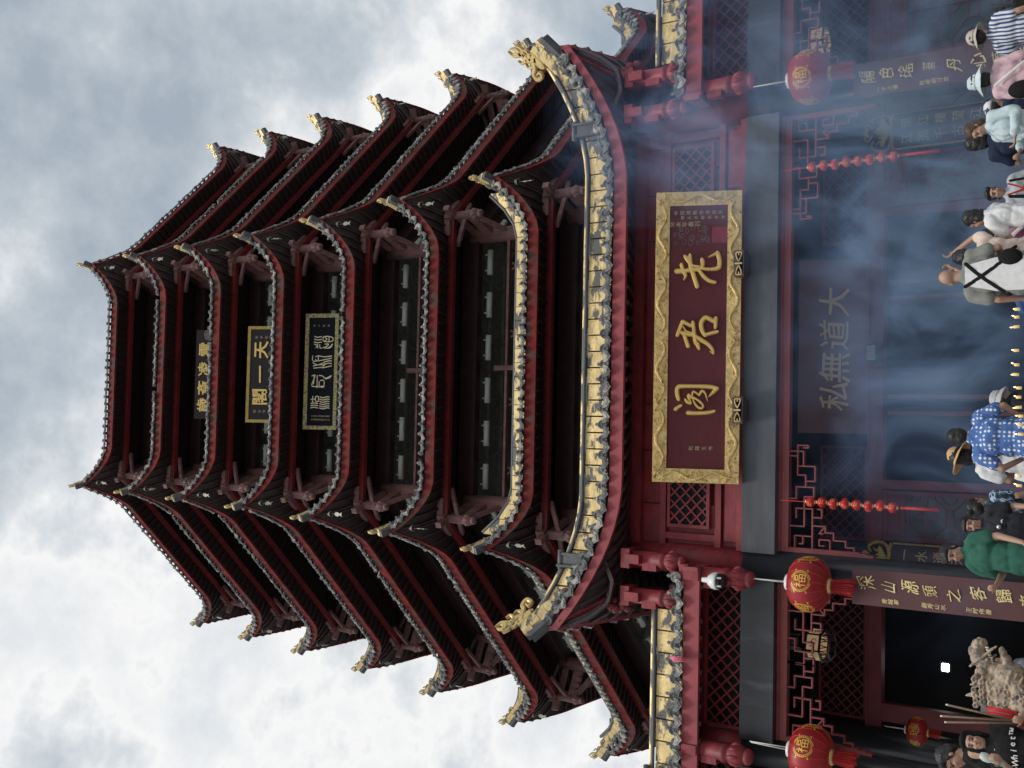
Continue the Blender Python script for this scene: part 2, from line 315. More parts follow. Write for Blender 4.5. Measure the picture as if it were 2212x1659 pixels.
class Edge:
    """one straight eave with upswept ends; o = centre, nn outward, tt along"""
    def __init__(s, o, nn, tt, a, T, tk, z0, dz, dr, up=(True, True), curl=1.0):
        s.o = Vector(o); s.n = Vector(nn); s.t = Vector(tt); s.a = a; s.T = T; s.tk = tk; s.z0 = z0; s.dz = dz; s.dr = dr; s.up = up
        L = []; n = 60
        for i in range(n + 1): L.append(s.pos(-T + 2 * T * i / n))
        s.ts = [-T + 2 * T * i / n for i in range(n + 1)]; s.pt = L
        s.cum = [0]
        for i in range(n): s.cum.append(s.cum[-1] + (L[i + 1] - L[i]).length)
    def q(s, t):
        if (t > 0 and not s.up[1]) or (t < 0 and not s.up[0]): return 0.0
        return max(0.0, (abs(t) - s.tk) / (s.T - s.tk))
    def pos(s, t, off=0.0, h=0.0):
        q = s.q(t); dr = s.dr * q ** 1.5
        return s.o + s.n * (s.a + dr + off) + s.t * (t * (s.a + dr + off * (1 if s.a > 5 else 0)) / s.a if s.a > 5 else t * (1 + dr / s.T)) + Vector((0, 0, s.z0 + s.dz * q ** 2 + h))
    def arc(s, d):
        for i in range(len(s.cum) - 1):
            if s.cum[i + 1] >= d: return lerp(s.ts[i], s.ts[i + 1], (d - s.cum[i]) / max(1e-6, s.cum[i + 1] - s.cum[i]))
        return s.ts[-1]
    def fascia(s, mb, h, th):
        n = 36; rows = []
        tt = [-s.T + 2 * s.T * i / n for i in range(n + 1)]
        for t in tt:
            k = 1 - 0.35 * s.q(t)
            rows.append([s.pos(t, 0, 0), s.pos(t, 0, h * k), s.pos(t, -th, h * k), s.pos(t, -th, 0), s.pos(t, 0, 0)])
        mb.grid(rows, smooth=False)
        for r in (rows[0], rows[-1]): mb.add(r[:4], [(0, 1, 2, 3)])
    def tiles(s, mb, h, pitch, r, rng, knob=True):
        Ltot = s.cum[-1]; n = int(Ltot / pitch); p0 = (Ltot - (n - 1) * pitch) / 2
        for i in range(n):
            t = s.arc(p0 + i * pitch); q = s.q(t); j = rng.uniform(-.022, .022)
            hh = h * (1 - 0.3 * q)
            c = s.pos(t, 0.05 + j, hh + .108 + rng.uniform(-.012, .012)); bl = .7 if q < .05 else .22
            tan_ = (s.pos(min(s.T, t + .05)) - s.pos(max(-s.T, t - .05))).normalized()
            up = s.n.cross(tan_); up = up if up.z > 0 else -up
            ax = (s.n * 0.97 - up * (0.25 + rng.uniform(-.06, .06))).normalized()
            # round tile end with a raised rim and the barrel behind it
            mb.lathe([(r, -0.05), (r, 0.0), (r * .78, 0.0), (r * .7, -0.012), (r * .28, -.012), (0, 0.004)], c, ax, 10, smooth=False)
            mb.tube([c - ax * 0.03, c - ax * bl * .5 + up * 0.05, c - ax * bl + up * bl * .25], r * 0.93, 7, caps=False)
            if knob and rng.random() < 0.8:
                k = c - ax * 0.10 + up * r * 0.9
                mb.tube([k, k + up * 0.07, k + up * 0.09], [0.012, 0.03, 0.012], 6)
            # drip tile between two round ones: a pointed petal hanging over the board
            if i < n - 1 and rng.random() > 0.04:
                t2 = s.arc(p0 + (i + .5) * pitch); hh = h * (1 - 0.3 * s.q(t2)); c2 = s.pos(t2, 0.035 + rng.uniform(-.015, .015), hh + .075)
                up2 = (up - s.n * 0.22).normalized(); w = pitch * .39
                out = [(-w, .06), (-w * 1.02, 0), (-w * .8, -.05), (-w * .4, -.075), (0, -.115), (w * .4, -.075), (w * .8, -.05), (w * 1.02, 0), (w, .06), (w * .5, .03), (0, .015), (-w * .5, .03)]
                mb.prism(out, lambda u, v, ww: c2 + tan_ * u + up2 * v + s.n * ww, 0.03)
                mb.prism([(a * .62, b * .55 - .012) for a, b in out], lambda u, v, ww: c2 + tan_ * u + up2 * v + s.n * (ww + .03), 0.012)
    def sweep(s, t, f, p_in, zin, drop=0.0):
        """the underside: straight slope from the flat eave to an inner line, its upswept corner dying away inwards"""
        P0 = s.o + s.n * s.a + s.t * t + Vector((0, 0, s.z0)); dq = s.pos(t) - P0
        b = s.o + s.n * p_in + s.t * (t * p_in / s.a if s.a > 5 else t * s.soff_k) + Vector((0, 0, zin))
        return P0.lerp(b, f) + dq * (1 - f) ** 5 + s.n * (-.03 * (1 - f)) + Vector((0, 0, .03 - .25 * f * (1 - f) - drop))
    def soffit(s, mb, p_in, zin, h0=0.02):
        mb.grid([[s.sweep(-s.T + 2 * s.T * i / 40, f, p_in, zin) for f in (0, .07, .15, .25, .38, .55, .75, 1)] for i in range(41)])
    def rafters(s, mb, p_in, zin, step, w=.07):
        n = int(2 * s.T / step)
        for i in range(n + 1):
            t = -s.T + .05 + (2 * s.T - .1) * i / n; ps = [s.sweep(t, f, p_in, zin, .03) for f in (.03, .14, .3, .6, 1)]
            for p, q in zip(ps, ps[1:]): mb.beam(p, q, w, w)

def finial_mesh(name, sc):
    """gilded flame-and-scroll ornament for an eave corner; local x = outward, z = up; origin at its foot"""
    mb = MB()
    F = lambda u, v, w: Vector((u * sc, (w - 1) * 0.055 * sc, v * sc))
    F2 = lambda u, v, w: Vector((u * sc, (1 - w) * 0.055 * sc, v * sc))
    strokes = [
        ([(-.02, -.06), (.06, .10), (.02, .26), (.10, .40), (.08, .56)], [.16, .19, .14, .12, .07]),      # body
        ([(.08, .42), (.17, .52), (.15, .66)], [.10, .08, .03]), ([(.06, .45), (.03, .58), (.09, .70)], [.08, .06, .02]),
        ([(.10, .36), (.21, .42), (.25, .55)], [.09, .07, .025]), ([(.05, .22), (.17, .27), (.20, .38)], [.09, .07, .03]),
        ([(.02, .10), (.14, .13), (.17, .23)], [.09, .07, .03]), ([(.0, .3), (-.08, .38), (-.05, .47)], [.08, .06, .02]),
        ([(-.02, .14), (-.12, .10), (-.24, .12), (-.32, .03), (-.25, -.06), (-.17, -.01), (-.22, .04)], [.10, .08, .09, .1, .08, .06, .05]),  # the curl
        ([(-.10, .16), (-.13, .25), (-.07, .30)], [.07, .05, .02])]
    for p, w in strokes:
        mb.stroke(p, w, lambda u, v, ww: Vector((u * sc, -.045 * sc * ww, v * sc)), 1.0)
        mb.stroke(p, w, lambda u, v, ww: Vector((u * sc, .045 * sc * ww, v * sc)), 1.0)
    mb.v = [tuple(Matrix.Rotation(R(24), 3, 'Y') @ Vector(p)) for p in mb.v]
    return mb.mesh(name, M['gold'])

def bud_post(mb, top, length, r, tilt=Vector((0, 0, 0))):
    """hanging post ending in a carved lotus bud"""
    t = Vector(top); d = (Vector((0, 0, -1)) + tilt).normalized()
    prof = [(r, 0), (r, length * .55), (r * 1.1, length * .57), (r * 1.1, length * .62), (r * .8, length * .64), (r * 1.05, length * .68), (r * 1.22, length * .76),
            (r * 1.1, length * .86), (r * .72, length * .88), (r * .95, length * .91), (r * .9, length * .96), (r * .5, length), (0, length)]
    mb.lathe(prof, t, d, 14)
    for k in range(8):      # petals round the bud
        a = 2 * pi * k / 8; x = d.orthogonal().normalized(); y = d.cross(x); rr = x * cos(a) + y * sin(a)
        mb.tube([t + d * length * .67 + rr * r * .95, t + d * length * .75 + rr * r * 1.22, t + d * length * .84 + rr * r * 1.1], [r * .1, r * .26, r * .08], 6)

TIERS = [   # a (apothem of the eave), z0 (underside of the eave board)
    (8.50, 32.27), (8.66, 29.60), (8.78, 26.92), (8.97, 24.07), (9.25, 21.14), (9.60, 18.05), (9.95, 14.92)]
pag = thing('pagoda', 'tall eight-sided red timber pagoda with seven upswept grey tiled eaves', 'pagoda', (0, 0, 0))
rng = random.Random(4)
FIN = finial_mesh('corner_finial', 0.70)
corners = []
def ring(a, z): return [Vector((a / cos(pi / 8) * cos(-pi / 2 + pi / 8 + k * pi / 4), a / cos(pi / 8) * sin(-pi / 2 + pi / 8 + k * pi / 4), z)) for k in range(8)]
def hipframe(o, rd, base): o.location = base; o.rotation_euler = (0, 0, atan2(rd.y, rd.x))
for ti, (a, z0) in enumerate(TIERS):
    ap, ac = a - .55, a - 1.45
    zp = z0
    roof = MB(); fas = MB(); til = MB(); raf = MB(); rid = MB(); led = MB(); sof = MB()
    top_z = z0 + 1.0; fh = .27; inner = (TIERS[ti - 1][0] - 1.45) if ti else .4
    n = Vector((0, -1, 0)); t = Vector((1, 0, 0)); T = a * T8
    E = Edge((0, 0, 0), n, t, a, T, T - 1.17, z0, 0.95, 0.28)
    E.fascia(fas, fh, .06); E.tiles(til, fh, .238, .056, rng)
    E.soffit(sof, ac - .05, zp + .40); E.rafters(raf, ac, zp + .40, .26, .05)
    if ti == 6:         # gilded ridge course standing behind the tile ends on the lowest tier
        m_ = 24; tt = [-(T - .2) + 2 * (T - .2) * i / m_ for i in range(m_ + 1)]
        for i in range(m_):
            P = [E.pos(tt[i] + .008, -.16, fh + .10), E.pos(tt[i + 1] - .008, -.16, fh + .10), E.pos(tt[i + 1] - .008, -.16, fh + .41), E.pos(tt[i] + .008, -.16, fh + .41)]
            B = [p - n * .1 for p in P]
            rid.add(P + B, [(0, 1, 2, 3), (7, 6, 5, 4), (0, 4, 5, 1), (3, 2, 6, 7), (1, 5, 6, 2), (0, 3, 7, 4)])
        led.tube([E.pos(x_, -.24, fh + .46) for x_ in tt], .045, 6)
    for k in range(8):                  # the tiled slopes above (concave)
        Mr = Matrix.Rotation(k * pi / 4, 3, 'Z'); rows = []
        for i in range(31):
            tt = -T + 2 * T * i / 30; p = E.pos(tt, 0, fh + .02); r_ = []
            for m_ in range(9):
                f = (m_ / 8) ** 1.4; ai = lerp(a, inner, f); zi = lerp(0, top_z - z0 - fh if ti else 4.2, f ** 1.08)
                b = n * ai + t * (tt * ai / a) + Vector((0, 0, z0 + fh + .02 + zi)); dq = E.pos(tt, 0, fh + .02) - (n * a + t * tt + Vector((0, 0, z0 + fh + .02)))
                r_.append(Mr @ (b + dq * (1 - f) ** 5))
            rows.append(r_)
        roof.grid(rows)
        for i in range(1, 30): roof.tube([p + Vector((0, 0, .03)) for p in rows[i]][1:], .06, 5, caps=False)
    r_o = obj('roof', roof, M['roof_tile'], pag)
    hr = MB(); nose = MB(); hf = MB(); Rc = (a + .28) / cos(pi / 8); zc = z0 + .95; pp = []
    for i in range(9):
        f = i / 8; rr_ = lerp(-.95, .10, f); pp.append(Vector((rr_, 0, .20 - .06 * sin(pi * min(1, f * 1.3)) + .24 * f ** 2.5)))
    for i in range(8): hr.beam(pp[i].lerp(pp[i + 1], .02), pp[i].lerp(pp[i + 1], .98), .18, .18)
    nose.tube([p + Vector((0, 0, .13)) for p in pp], .05, 6); nose.beam(pp[5] + Vector((.02, 0, -.14)), pp[8] + Vector((.05, 0, -.13)), .16, .12)
    q0 = Vector((ac / cos(pi / 8) - Rc, 0, zp + .22 - zc)); q1 = Vector((-.25, 0, -.02)); qm = q0.lerp(q1, .62) + Vector((0, 0, -.22))
    hf.beam(q0, qm, .16, .2); hf.beam(qm, q1, .15, .18)
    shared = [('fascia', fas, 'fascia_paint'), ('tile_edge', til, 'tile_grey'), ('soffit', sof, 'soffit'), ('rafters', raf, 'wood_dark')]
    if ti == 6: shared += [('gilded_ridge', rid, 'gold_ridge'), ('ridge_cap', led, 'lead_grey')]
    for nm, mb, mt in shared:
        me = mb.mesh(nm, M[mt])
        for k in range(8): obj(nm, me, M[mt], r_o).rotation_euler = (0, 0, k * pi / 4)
    crn = [('hip_ridge', hr, 'gold_ridge'), ('ridge_nose', nose, 'lead_grey'), ('hip_rafter', hf, 'wood_dark')]
    cs = ring(1.0, 0)
    for nm, mb, mt in crn:
        me = mb.mesh(nm, M[mt])
        for k in range(8):
            rd = cs[k].normalized(); hipframe(obj(nm, me, M[mt], r_o), rd, Vector((rd.x * Rc, rd.y * Rc, zc)))
    for k in range(8):
        rd = cs[k].normalized(); base = Vector((rd.x * Rc, rd.y * Rc, zc)); corners.append((ti, k, base, rd))
        hipframe(obj('corner_finial', FIN, M['gold'], r_o), rd, base - rd * .14 + Vector((0, 0, .34)))
    # ---- the storey under this roof
    zf = (TIERS[ti + 1][1] + 1.02) if ti < 6 else 12.0
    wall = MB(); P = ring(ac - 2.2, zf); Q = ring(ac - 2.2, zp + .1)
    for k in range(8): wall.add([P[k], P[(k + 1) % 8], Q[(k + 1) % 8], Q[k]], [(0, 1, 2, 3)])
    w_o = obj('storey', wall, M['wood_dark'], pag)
    ceil = MB(); P = ring(ac + .02, zp + .04)
    ceil.add(P, [tuple(range(8))]); P2 = ring(ac + .02, zp + .12); ceil.add(P2, [tuple(range(8))])
    C0, C1 = ring(ac - 2.1, 0), ring(ac - .1, 0); cof = MB()
    for k in range(8):      # coffer ribs under the ceiling
        for f in (.05, .36, .66, .97):
            a_, b_ = C0[k].lerp(C1[k], f), C0[(k + 1) % 8].lerp(C1[(k + 1) % 8], f)
            cof.beam(a_ + Vector((0, 0, zp + .0)), b_ + Vector((0, 0, zp + .0)), .07, .08)
        for g in [i / 8 for i in range(1, 8)]:
            a_ = C0[k].lerp(C0[(k + 1) % 8], g); b_ = C1[k].lerp(C1[(k + 1) % 8], g)
            cof.beam(a_ + Vector((0, 0, zp + .01)), b_ + Vector((0, 0, zp + .01)), .06, .07)
    obj('ceiling', ceil, M['coffer'], w_o); obj('ceiling_ribs', cof, M['coffer'], w_o)
    pur = MB(); lin = MB(); rail = MB(); rad = MB(); col_m = MB()
    A1, A2, A3 = ring(ap, 0), ring(ac, 0), ring(ac + .02, 0)
    for k in range(8):
        j = (k + 1) % 8; up = Vector((0, 0, 1))
        pur.beam(A1[k] + up * (zp + .02), A1[j] + up * (zp + .02), .12, .18)
        lin.beam(A2[k] + up * (zp + .10), A2[j] + up * (zp + .10), .14, .40); lin.beam(A2[k] + up * (zp - .16), A2[j] + up * (zp - .16), .20, .10)
        # balcony floor edge and railing
        rail.beam(A3[k] + up * (zf - .05), A3[j] + up * (zf - .05), .16, .14)
        rail.beam(A3[k] + up * (zf + 1.0), A3[j] + up * (zf + 1.0), .09, .07); rail.beam(A3[k] + up * (zf + .30), A3[j] + up * (zf + .30), .06, .06)
        for g in (0, 1, 2, 3):
            p = A3[k].lerp(A3[j], g / 4); Mz = Matrix.Rotation(atan2(p.y, p.x), 3, 'Z')
            if g == 2: rail.box(p + up * (zf + .68), (.12, .12, 1.3), Mz); rail.box(p + up * (zf + 1.34), (.13, .13, .03), Mz)
            for q in range(5):        # cloud-shaped blocks under the rail
                a_ = pi * q / 4; t_ = (A3[j] - A3[k]).normalized(); c_ = A3[k].lerp(A3[j], (g + .5) / 4) + up * (zf + .88) + t_ * (.07 * cos(a_)) - up * (.07 * sin(a_))
                rail.lathe([(0, -.035), (.03, -.02), (.035, 0), (.03, .02), (0, .035)], c_, p.normalized(), 7)
    obj('purlin', pur, M['beam_red'], w_o); obj('lintel', lin, M['wood_dark'], w_o); obj('railing', rail, M['wood_pink'], w_o)
    flo = MB(); flo.add(ring(ac + .06, zf - .12) + ring(ac + .06, zf), [tuple(range(7, -1, -1)), tuple(range(8, 16))] + [(k, (k + 1) % 8, 8 + (k + 1) % 8, 8 + k) for k in range(8)])
    obj('balcony_floor', flo, M['wood_dark'], w_o)
    colm = MB(); colm.lathe([(.19, 0), (.19, zp + .05 - zf)], (0, 0, 0), (0, 0, 1), 16); colm = colm.mesh('column', M['wood_pink'])
    # hanging post with its arm and brace, drawn once in a radial frame
    hp = MB(); L = (ap - ac) / cos(pi / 8)
    bud_post(hp, (0, 0, .16), 1.0, .105)
    hp.box((0, 0, .10), (.32, .28, .22)); hp.box((.24, 0, .02), (.30, .13, .17)); hp.box((-.02, .26, .16), (.12, .5, .17), Matrix.Rotation(R(22.5), 3, 'Z')); hp.box((-.02, -.26, .16), (.12, .5, .17), Matrix.Rotation(R(-22.5), 3, 'Z'))
    hp.beam((.1, 0, -.42), (-L + .1, 0, -.46), .11, .20); hp.beam((-.08, 0, -.56), (-L + .12, 0, -1.05), .09, .13)
    hp.beam((0, 0, -.05), (-L, 0, -.05), .10, .16)
    for s_ in (-1, 1): hp.beam((-.04, s_ * .05, -.30), (-.42, s_ * .62, .02), .08, .10)
    for g in range(4): hp.box((-L * (.2 + .18 * g), 0, -.58), (.14, .12, .08))
    hp = hp.mesh('hanging_post', M['wood_pink'])
    for k in range(8):
        o = obj('column', colm, M['wood_pink'], w_o); o.location = A2[k] + Vector((0, 0, zf))
        o = obj('hanging_post', hp, M['wood_pink'], w_o); o.location = A1[k] + Vector((0, 0, zp - .06)); o.rotation_euler = (0, 0, atan2(A1[k].y, A1[k].x))
    if ti >= 2:
        lm = MB(); lm.tube([(-.32, 0, 0), (.32, 0, 0)], .075, 12); lm.box((-.2, .0, .10), (.04, .03, .1)); lm.box((.2, 0, .10), (.04, .03, .1)); lm = lm.mesh('tube_lamp', M['lamp_grey'])
        for k in (7, 0, 1):
            for g in range(6):
                if ti in (2, 3, 4) and k == 0 and ti < 4 and g in (2, 3): continue
                p = A2[(k - 1) % 8].lerp(A2[k], (g + .5) / 6) * .97
                o = obj('tube_lamp', lm, M['lamp_grey'], w_o); o.location = Vector((p.x, p.y, zp - .34)); o.rotation_euler = (0, 0, k * pi / 4)
# ------------------------------------------------------------------ writing
def glyph(mb, ch, size, F, th, bold=0.0, sx=1.0, shear=0.0, rot=0.0, wob=0.0):
    """one character set in Blender's own font, centred, raised above the face F(u,v,w)"""
    cu = bpy.data.curves.new('glyph', 'FONT'); cu.body = ch; cu.size = 1.0; cu.align_x = 'CENTER'; cu.extrude = 0.5; cu.offset = bold; cu.resolution_u = 2
    o = bpy.data.objects.new('glyph', cu); COL.objects.link(o); bpy.context.view_layer.update()
    me = bpy.data.meshes.new_from_object(o.evaluated_get(bpy.context.evaluated_depsgraph_get()))
    bpy.data.objects.remove(o); bpy.data.curves.remove(cu)
    if len(me.vertices):
        xs = [v.co.x for v in me.vertices]; ys = [v.co.y for v in me.vertices]; cx, cy = (min(xs) + max(xs)) / 2, (min(ys) + max(ys)) / 2
        cjk = ord(ch[0]) > 0x2000
        if cjk: cy = 0.36
        vs = []
        for v in me.vertices:
            u, w_ = (v.co.x - cx) * sx, v.co.y - cy; u += shear * w_
            if wob: q_ = Vector((u * 3.1, w_ * 3.1, ord(ch[0]) * .37)); u, w_ = u + wob * noise.noise(q_) * 2.2, w_ + wob * noise.noise(q_ + Vector((7, 3, 1))) * 2.2
            u, w_ = u * cos(rot) - w_ * sin(rot), u * sin(rot) + w_ * cos(rot)
            vs.append(F(u * size, w_ * size, (v.co.z + .5) * th))
        mb.add(vs, [tuple(p.vertices) for p in me.polygons])
    bpy.data.meshes.remove(me)

def frame_of(o, ex, ey):
    o, ex, ey = Vector(o), Vector(ex).normalized(), Vector(ey).normalized(); ez = ex.cross(ey)
    return lambda u, v, w: o + ex * u + ey * v + ez * w

# ------------------------------------------------------------------ the gate in front of the pagoda
FLOOR = 3.3
gate = thing('temple_gate', 'red three-bay gate with black columns and gilded roof ridges in front of the pagoda', 'gate', (0, -14.5, 0))
def gobj(name, mb, mt, parent=gate):
    o = obj(name, mb, M[mt], parent); par = parent
    off = Vector((0, 0, 0))
    while par: off += par.location; par = par.parent
    o.location = -off; return o
CX = 3.52
ec = Vector((0, -14.5, 0))
rng = random.Random(9)
Hf = Edge((0, -14.5, 0), (0, -1, 0), (1, 0, 0), .8, 4.5, 2.35, 9.77, 1.0, .22); Hf.soff_k = .74
Hr = Edge((0, -13.2, 0), (1, 0, 0), (0, 1, 0), 4.5, 2.1, 0.1, 9.77, 1.0, .22, (True, False)); Hr.soff_k = 1
Hl = Edge((0, -13.2, 0), (-1, 0, 0), (0, -1, 0), 4.5, 2.1, 0.1, 9.77, 1.0, .22, (False, True)); Hl.soff_k = 1
# roof deck of the middle bay
dk = MB(); rows = []
for i in range(31):
    t = -4.5 + 9 * i / 30; p = Hf.pos(t, 0, .25); q = Vector((t * .8, -13.4, 10.45)); rows.append([p, p.lerp(q, .5) + Vector((0, 0, -.1)), q, Vector((t * .9, -11.1, 10.0))])
dk.grid(rows)
for E_, s_ in ((Hr, 1), (Hl, -1)):
    rows = []
    for i in range(13):
        t = -2.1 + 4.2 * i / 12; p = E_.pos(t, 0, .25); rows.append([p, Vector((s_ * 3.6, -13.4, 10.45))])
    dk.grid(rows)
hr_o = gobj('middle_roof', dk, 'roof_tile')
for E_ in (Hf, Hr, Hl):
    f_ = MB(); E_.fascia(f_, .22, .06); gobj('fascia', f_, 'gate_fascia', hr_o)
    f_ = MB(); E_.tiles(f_, .22, .24, .074, rng); gobj('tile_edge', f_, 'tile_grey', hr_o)
    f_ = MB(); E_.soffit(f_, .0 if E_ is Hf else 3.5, 10.15, .02); gobj('soffit', f_, 'soffit', hr_o)
    f_ = MB(); E_.rafters(f_, .0 if E_ is Hf else 3.5, 10.1, .25); gobj('rafters', f_, 'wood_dark', hr_o)
def gilded(E_, t0, t1, n, off, h0, h1, par, th=.14):
    rid, cap, clamp = MB(), MB(), MB()
    tt = [lerp(t0, t1, i / n) for i in range(n + 1)]
    for i in range(n):
        w = .012; k0, k1 = 1 - .35 * E_.q(tt[i]), 1 - .35 * E_.q(tt[i + 1])
        P = [E_.pos(tt[i] + w, off, h0), E_.pos(tt[i + 1] - w, off, h0), E_.pos(tt[i + 1] - w, off, lerp(h0, h1, k1)), E_.pos(tt[i] + w, off, lerp(h0, h1, k0))]
        B = [p - E_.n * th for p in P]
        rid.add(P + B, [(0, 1, 2, 3), (7, 6, 5, 4), (0, 4, 5, 1), (3, 2, 6, 7), (1, 5, 6, 2), (0, 3, 7, 4)])
        for a_ in (.12, .88):
            for b_ in (.15, .85): rid.lathe([(.012, 0), (.010, .008), (0, .012)], P[0].lerp(P[1], a_).lerp(P[3].lerp(P[2], a_), b_), E_.n, 6)
    cap.tube([E_.pos(x, off + .02, lerp(h0, h1, 1 - .35 * E_.q(x)) + .035) for x in tt], .03, 6); rid.tube([E_.pos(x, off - .04, lerp(h0, h1, 1 - .35 * E_.q(x)) + .085) for x in tt], .045, 6)
    cap.tube([E_.pos(x, off + .03, h0 + .0) for x in tt], .035, 6)
    gobj('gilded_ridge', rid, 'gold_ridge', par); gobj('ridge_cap', cap, 'lead_grey', par)
def clamp(E_, t, off, h0, h1, par):
    c = MB(); w = .085
    for k, tt in enumerate((t - w, t + w)):
        p = E_.pos(tt, off + .05, (h0 + h1) / 2 + .05); c.box(p, (.035, .14, h1 - h0 + .14) if abs(E_.n.y) > .5 else (.16, .05, h1 - h0 + .2))
    p = E_.pos(t, off + .03, (h0 + h1) / 2 + .06); c.box(p, (2 * w, .1, h1 - h0 + .06))
    c.lathe([(.0, -.16), (.05, -.15), (.05, .15), (0, .16)], E_.pos(t, off + .06, h1 + .12), E_.t, 8)
    gobj('ridge_clamp', c, 'lead_grey', par)
gilded(Hf, -4.45, 4.45, 34, -.16, .28, .75, hr_o)
clamp(Hf, -3.55, -.16, .30, .66, hr_o); clamp(Hf, 3.3, -.16, .30, .68, hr_o)
FINB = finial_mesh('gate_finial', 0.86)
for sx in (-1, 1):
    p = Hf.pos(sx * 4.5, 0, 0); rd = Vector((sx, -.75, 0)).normalized()
    f_ = MB(); pp = [p + rd * lerp(-.7, .12, i / 6) + Vector((0, 0, .22 + .36 * (i / 6) ** 1.6 - .12 * (1 - i / 6))) for i in range(7)]
    for i in range(6): f_.beam(pp[i].lerp(pp[i + 1], .02), pp[i].lerp(pp[i + 1], .98), .2, .24)
    gobj('hip_ridge', f_, 'gold_ridge', hr_o)
    f_ = MB(); f_.beam(pp[3] + Vector((0, 0, -.17)), pp[6] + rd * .05 + Vector((0, 0, -.15)), .2, .14); gobj('ridge_nose', f_, 'lead_grey', hr_o)
    o = obj('gate_finial', FINB, M['gold'], hr_o); o.location = p - rd * .22 + Vector((0, 0, .62)); o.rotation_euler = (0, 0, atan2(rd.y, rd.x))
    f_ = MB(); f_.beam((sx * 3.55, -14.6, 10.1), p.lerp(Vector((sx * 3.55, -14.6, 10.1)), .45) + Vector((0, 0, -.36)), .18, .22); f_.beam(p.lerp(Vector((sx * 3.55, -14.6, 10.1)), .45) + Vector((0, 0, -.36)), p - rd * .2 + Vector((0, 0, .02)), .17, .2)
    gobj('hip_rafter', f_, 'red_paint', hr_o)
# side bay roofs
for sx in (-1, 1):
    E_ = Edge((sx * 6.75, -14.5, 0), (0, -1, 0), (1, 0, 0), .72, 3.2, 3.19, 8.47 if sx < 0 else 8.55, 0, 0, (False, False)); E_.soff_k = 1
    d = MB(); z0 = E_.z0
    d.grid([[E_.pos(-3.2, 0, .25), E_.pos(3.2, 0, .25)], [E_.pos(-3.2, -.8, .75), E_.pos(3.2, -.8, .75)], [E_.pos(-3.2, -4.1, .8), E_.pos(3.2, -4.1, .8)]])
    so_ = gobj('side_roof', d, 'roof_tile')
    f_ = MB(); E_.fascia(f_, .25, .06); f_.box(E_.pos(-sx * 3.17, -.2, .13), (.06, .5, .24)); gobj('fascia', f_, 'gate_fascia', so_)
    f_ = MB(); E_.tiles(f_, .25, .252, .08, rng); gobj('tile_edge', f_, 'tile_grey', so_)
    f_ = MB(); E_.soffit(f_, .0, 8.95, .02); gobj('soffit', f_, 'soffit', so_)
    f_ = MB(); E_.rafters(f_, 0, 8.9, .25); gobj('rafters', f_, 'wood_dark', so_)
    t0, t1 = (-3.2, 2.5) if sx < 0 else (-2.5, 3.2)
    gilded(E_, t0, t1, 17, -.16, .30, .76, so_, .16)
    for c_ in ((-.05,) if sx < 0 else (1.2,)): clamp(E_, c_, -.16, .30, .76, so_)
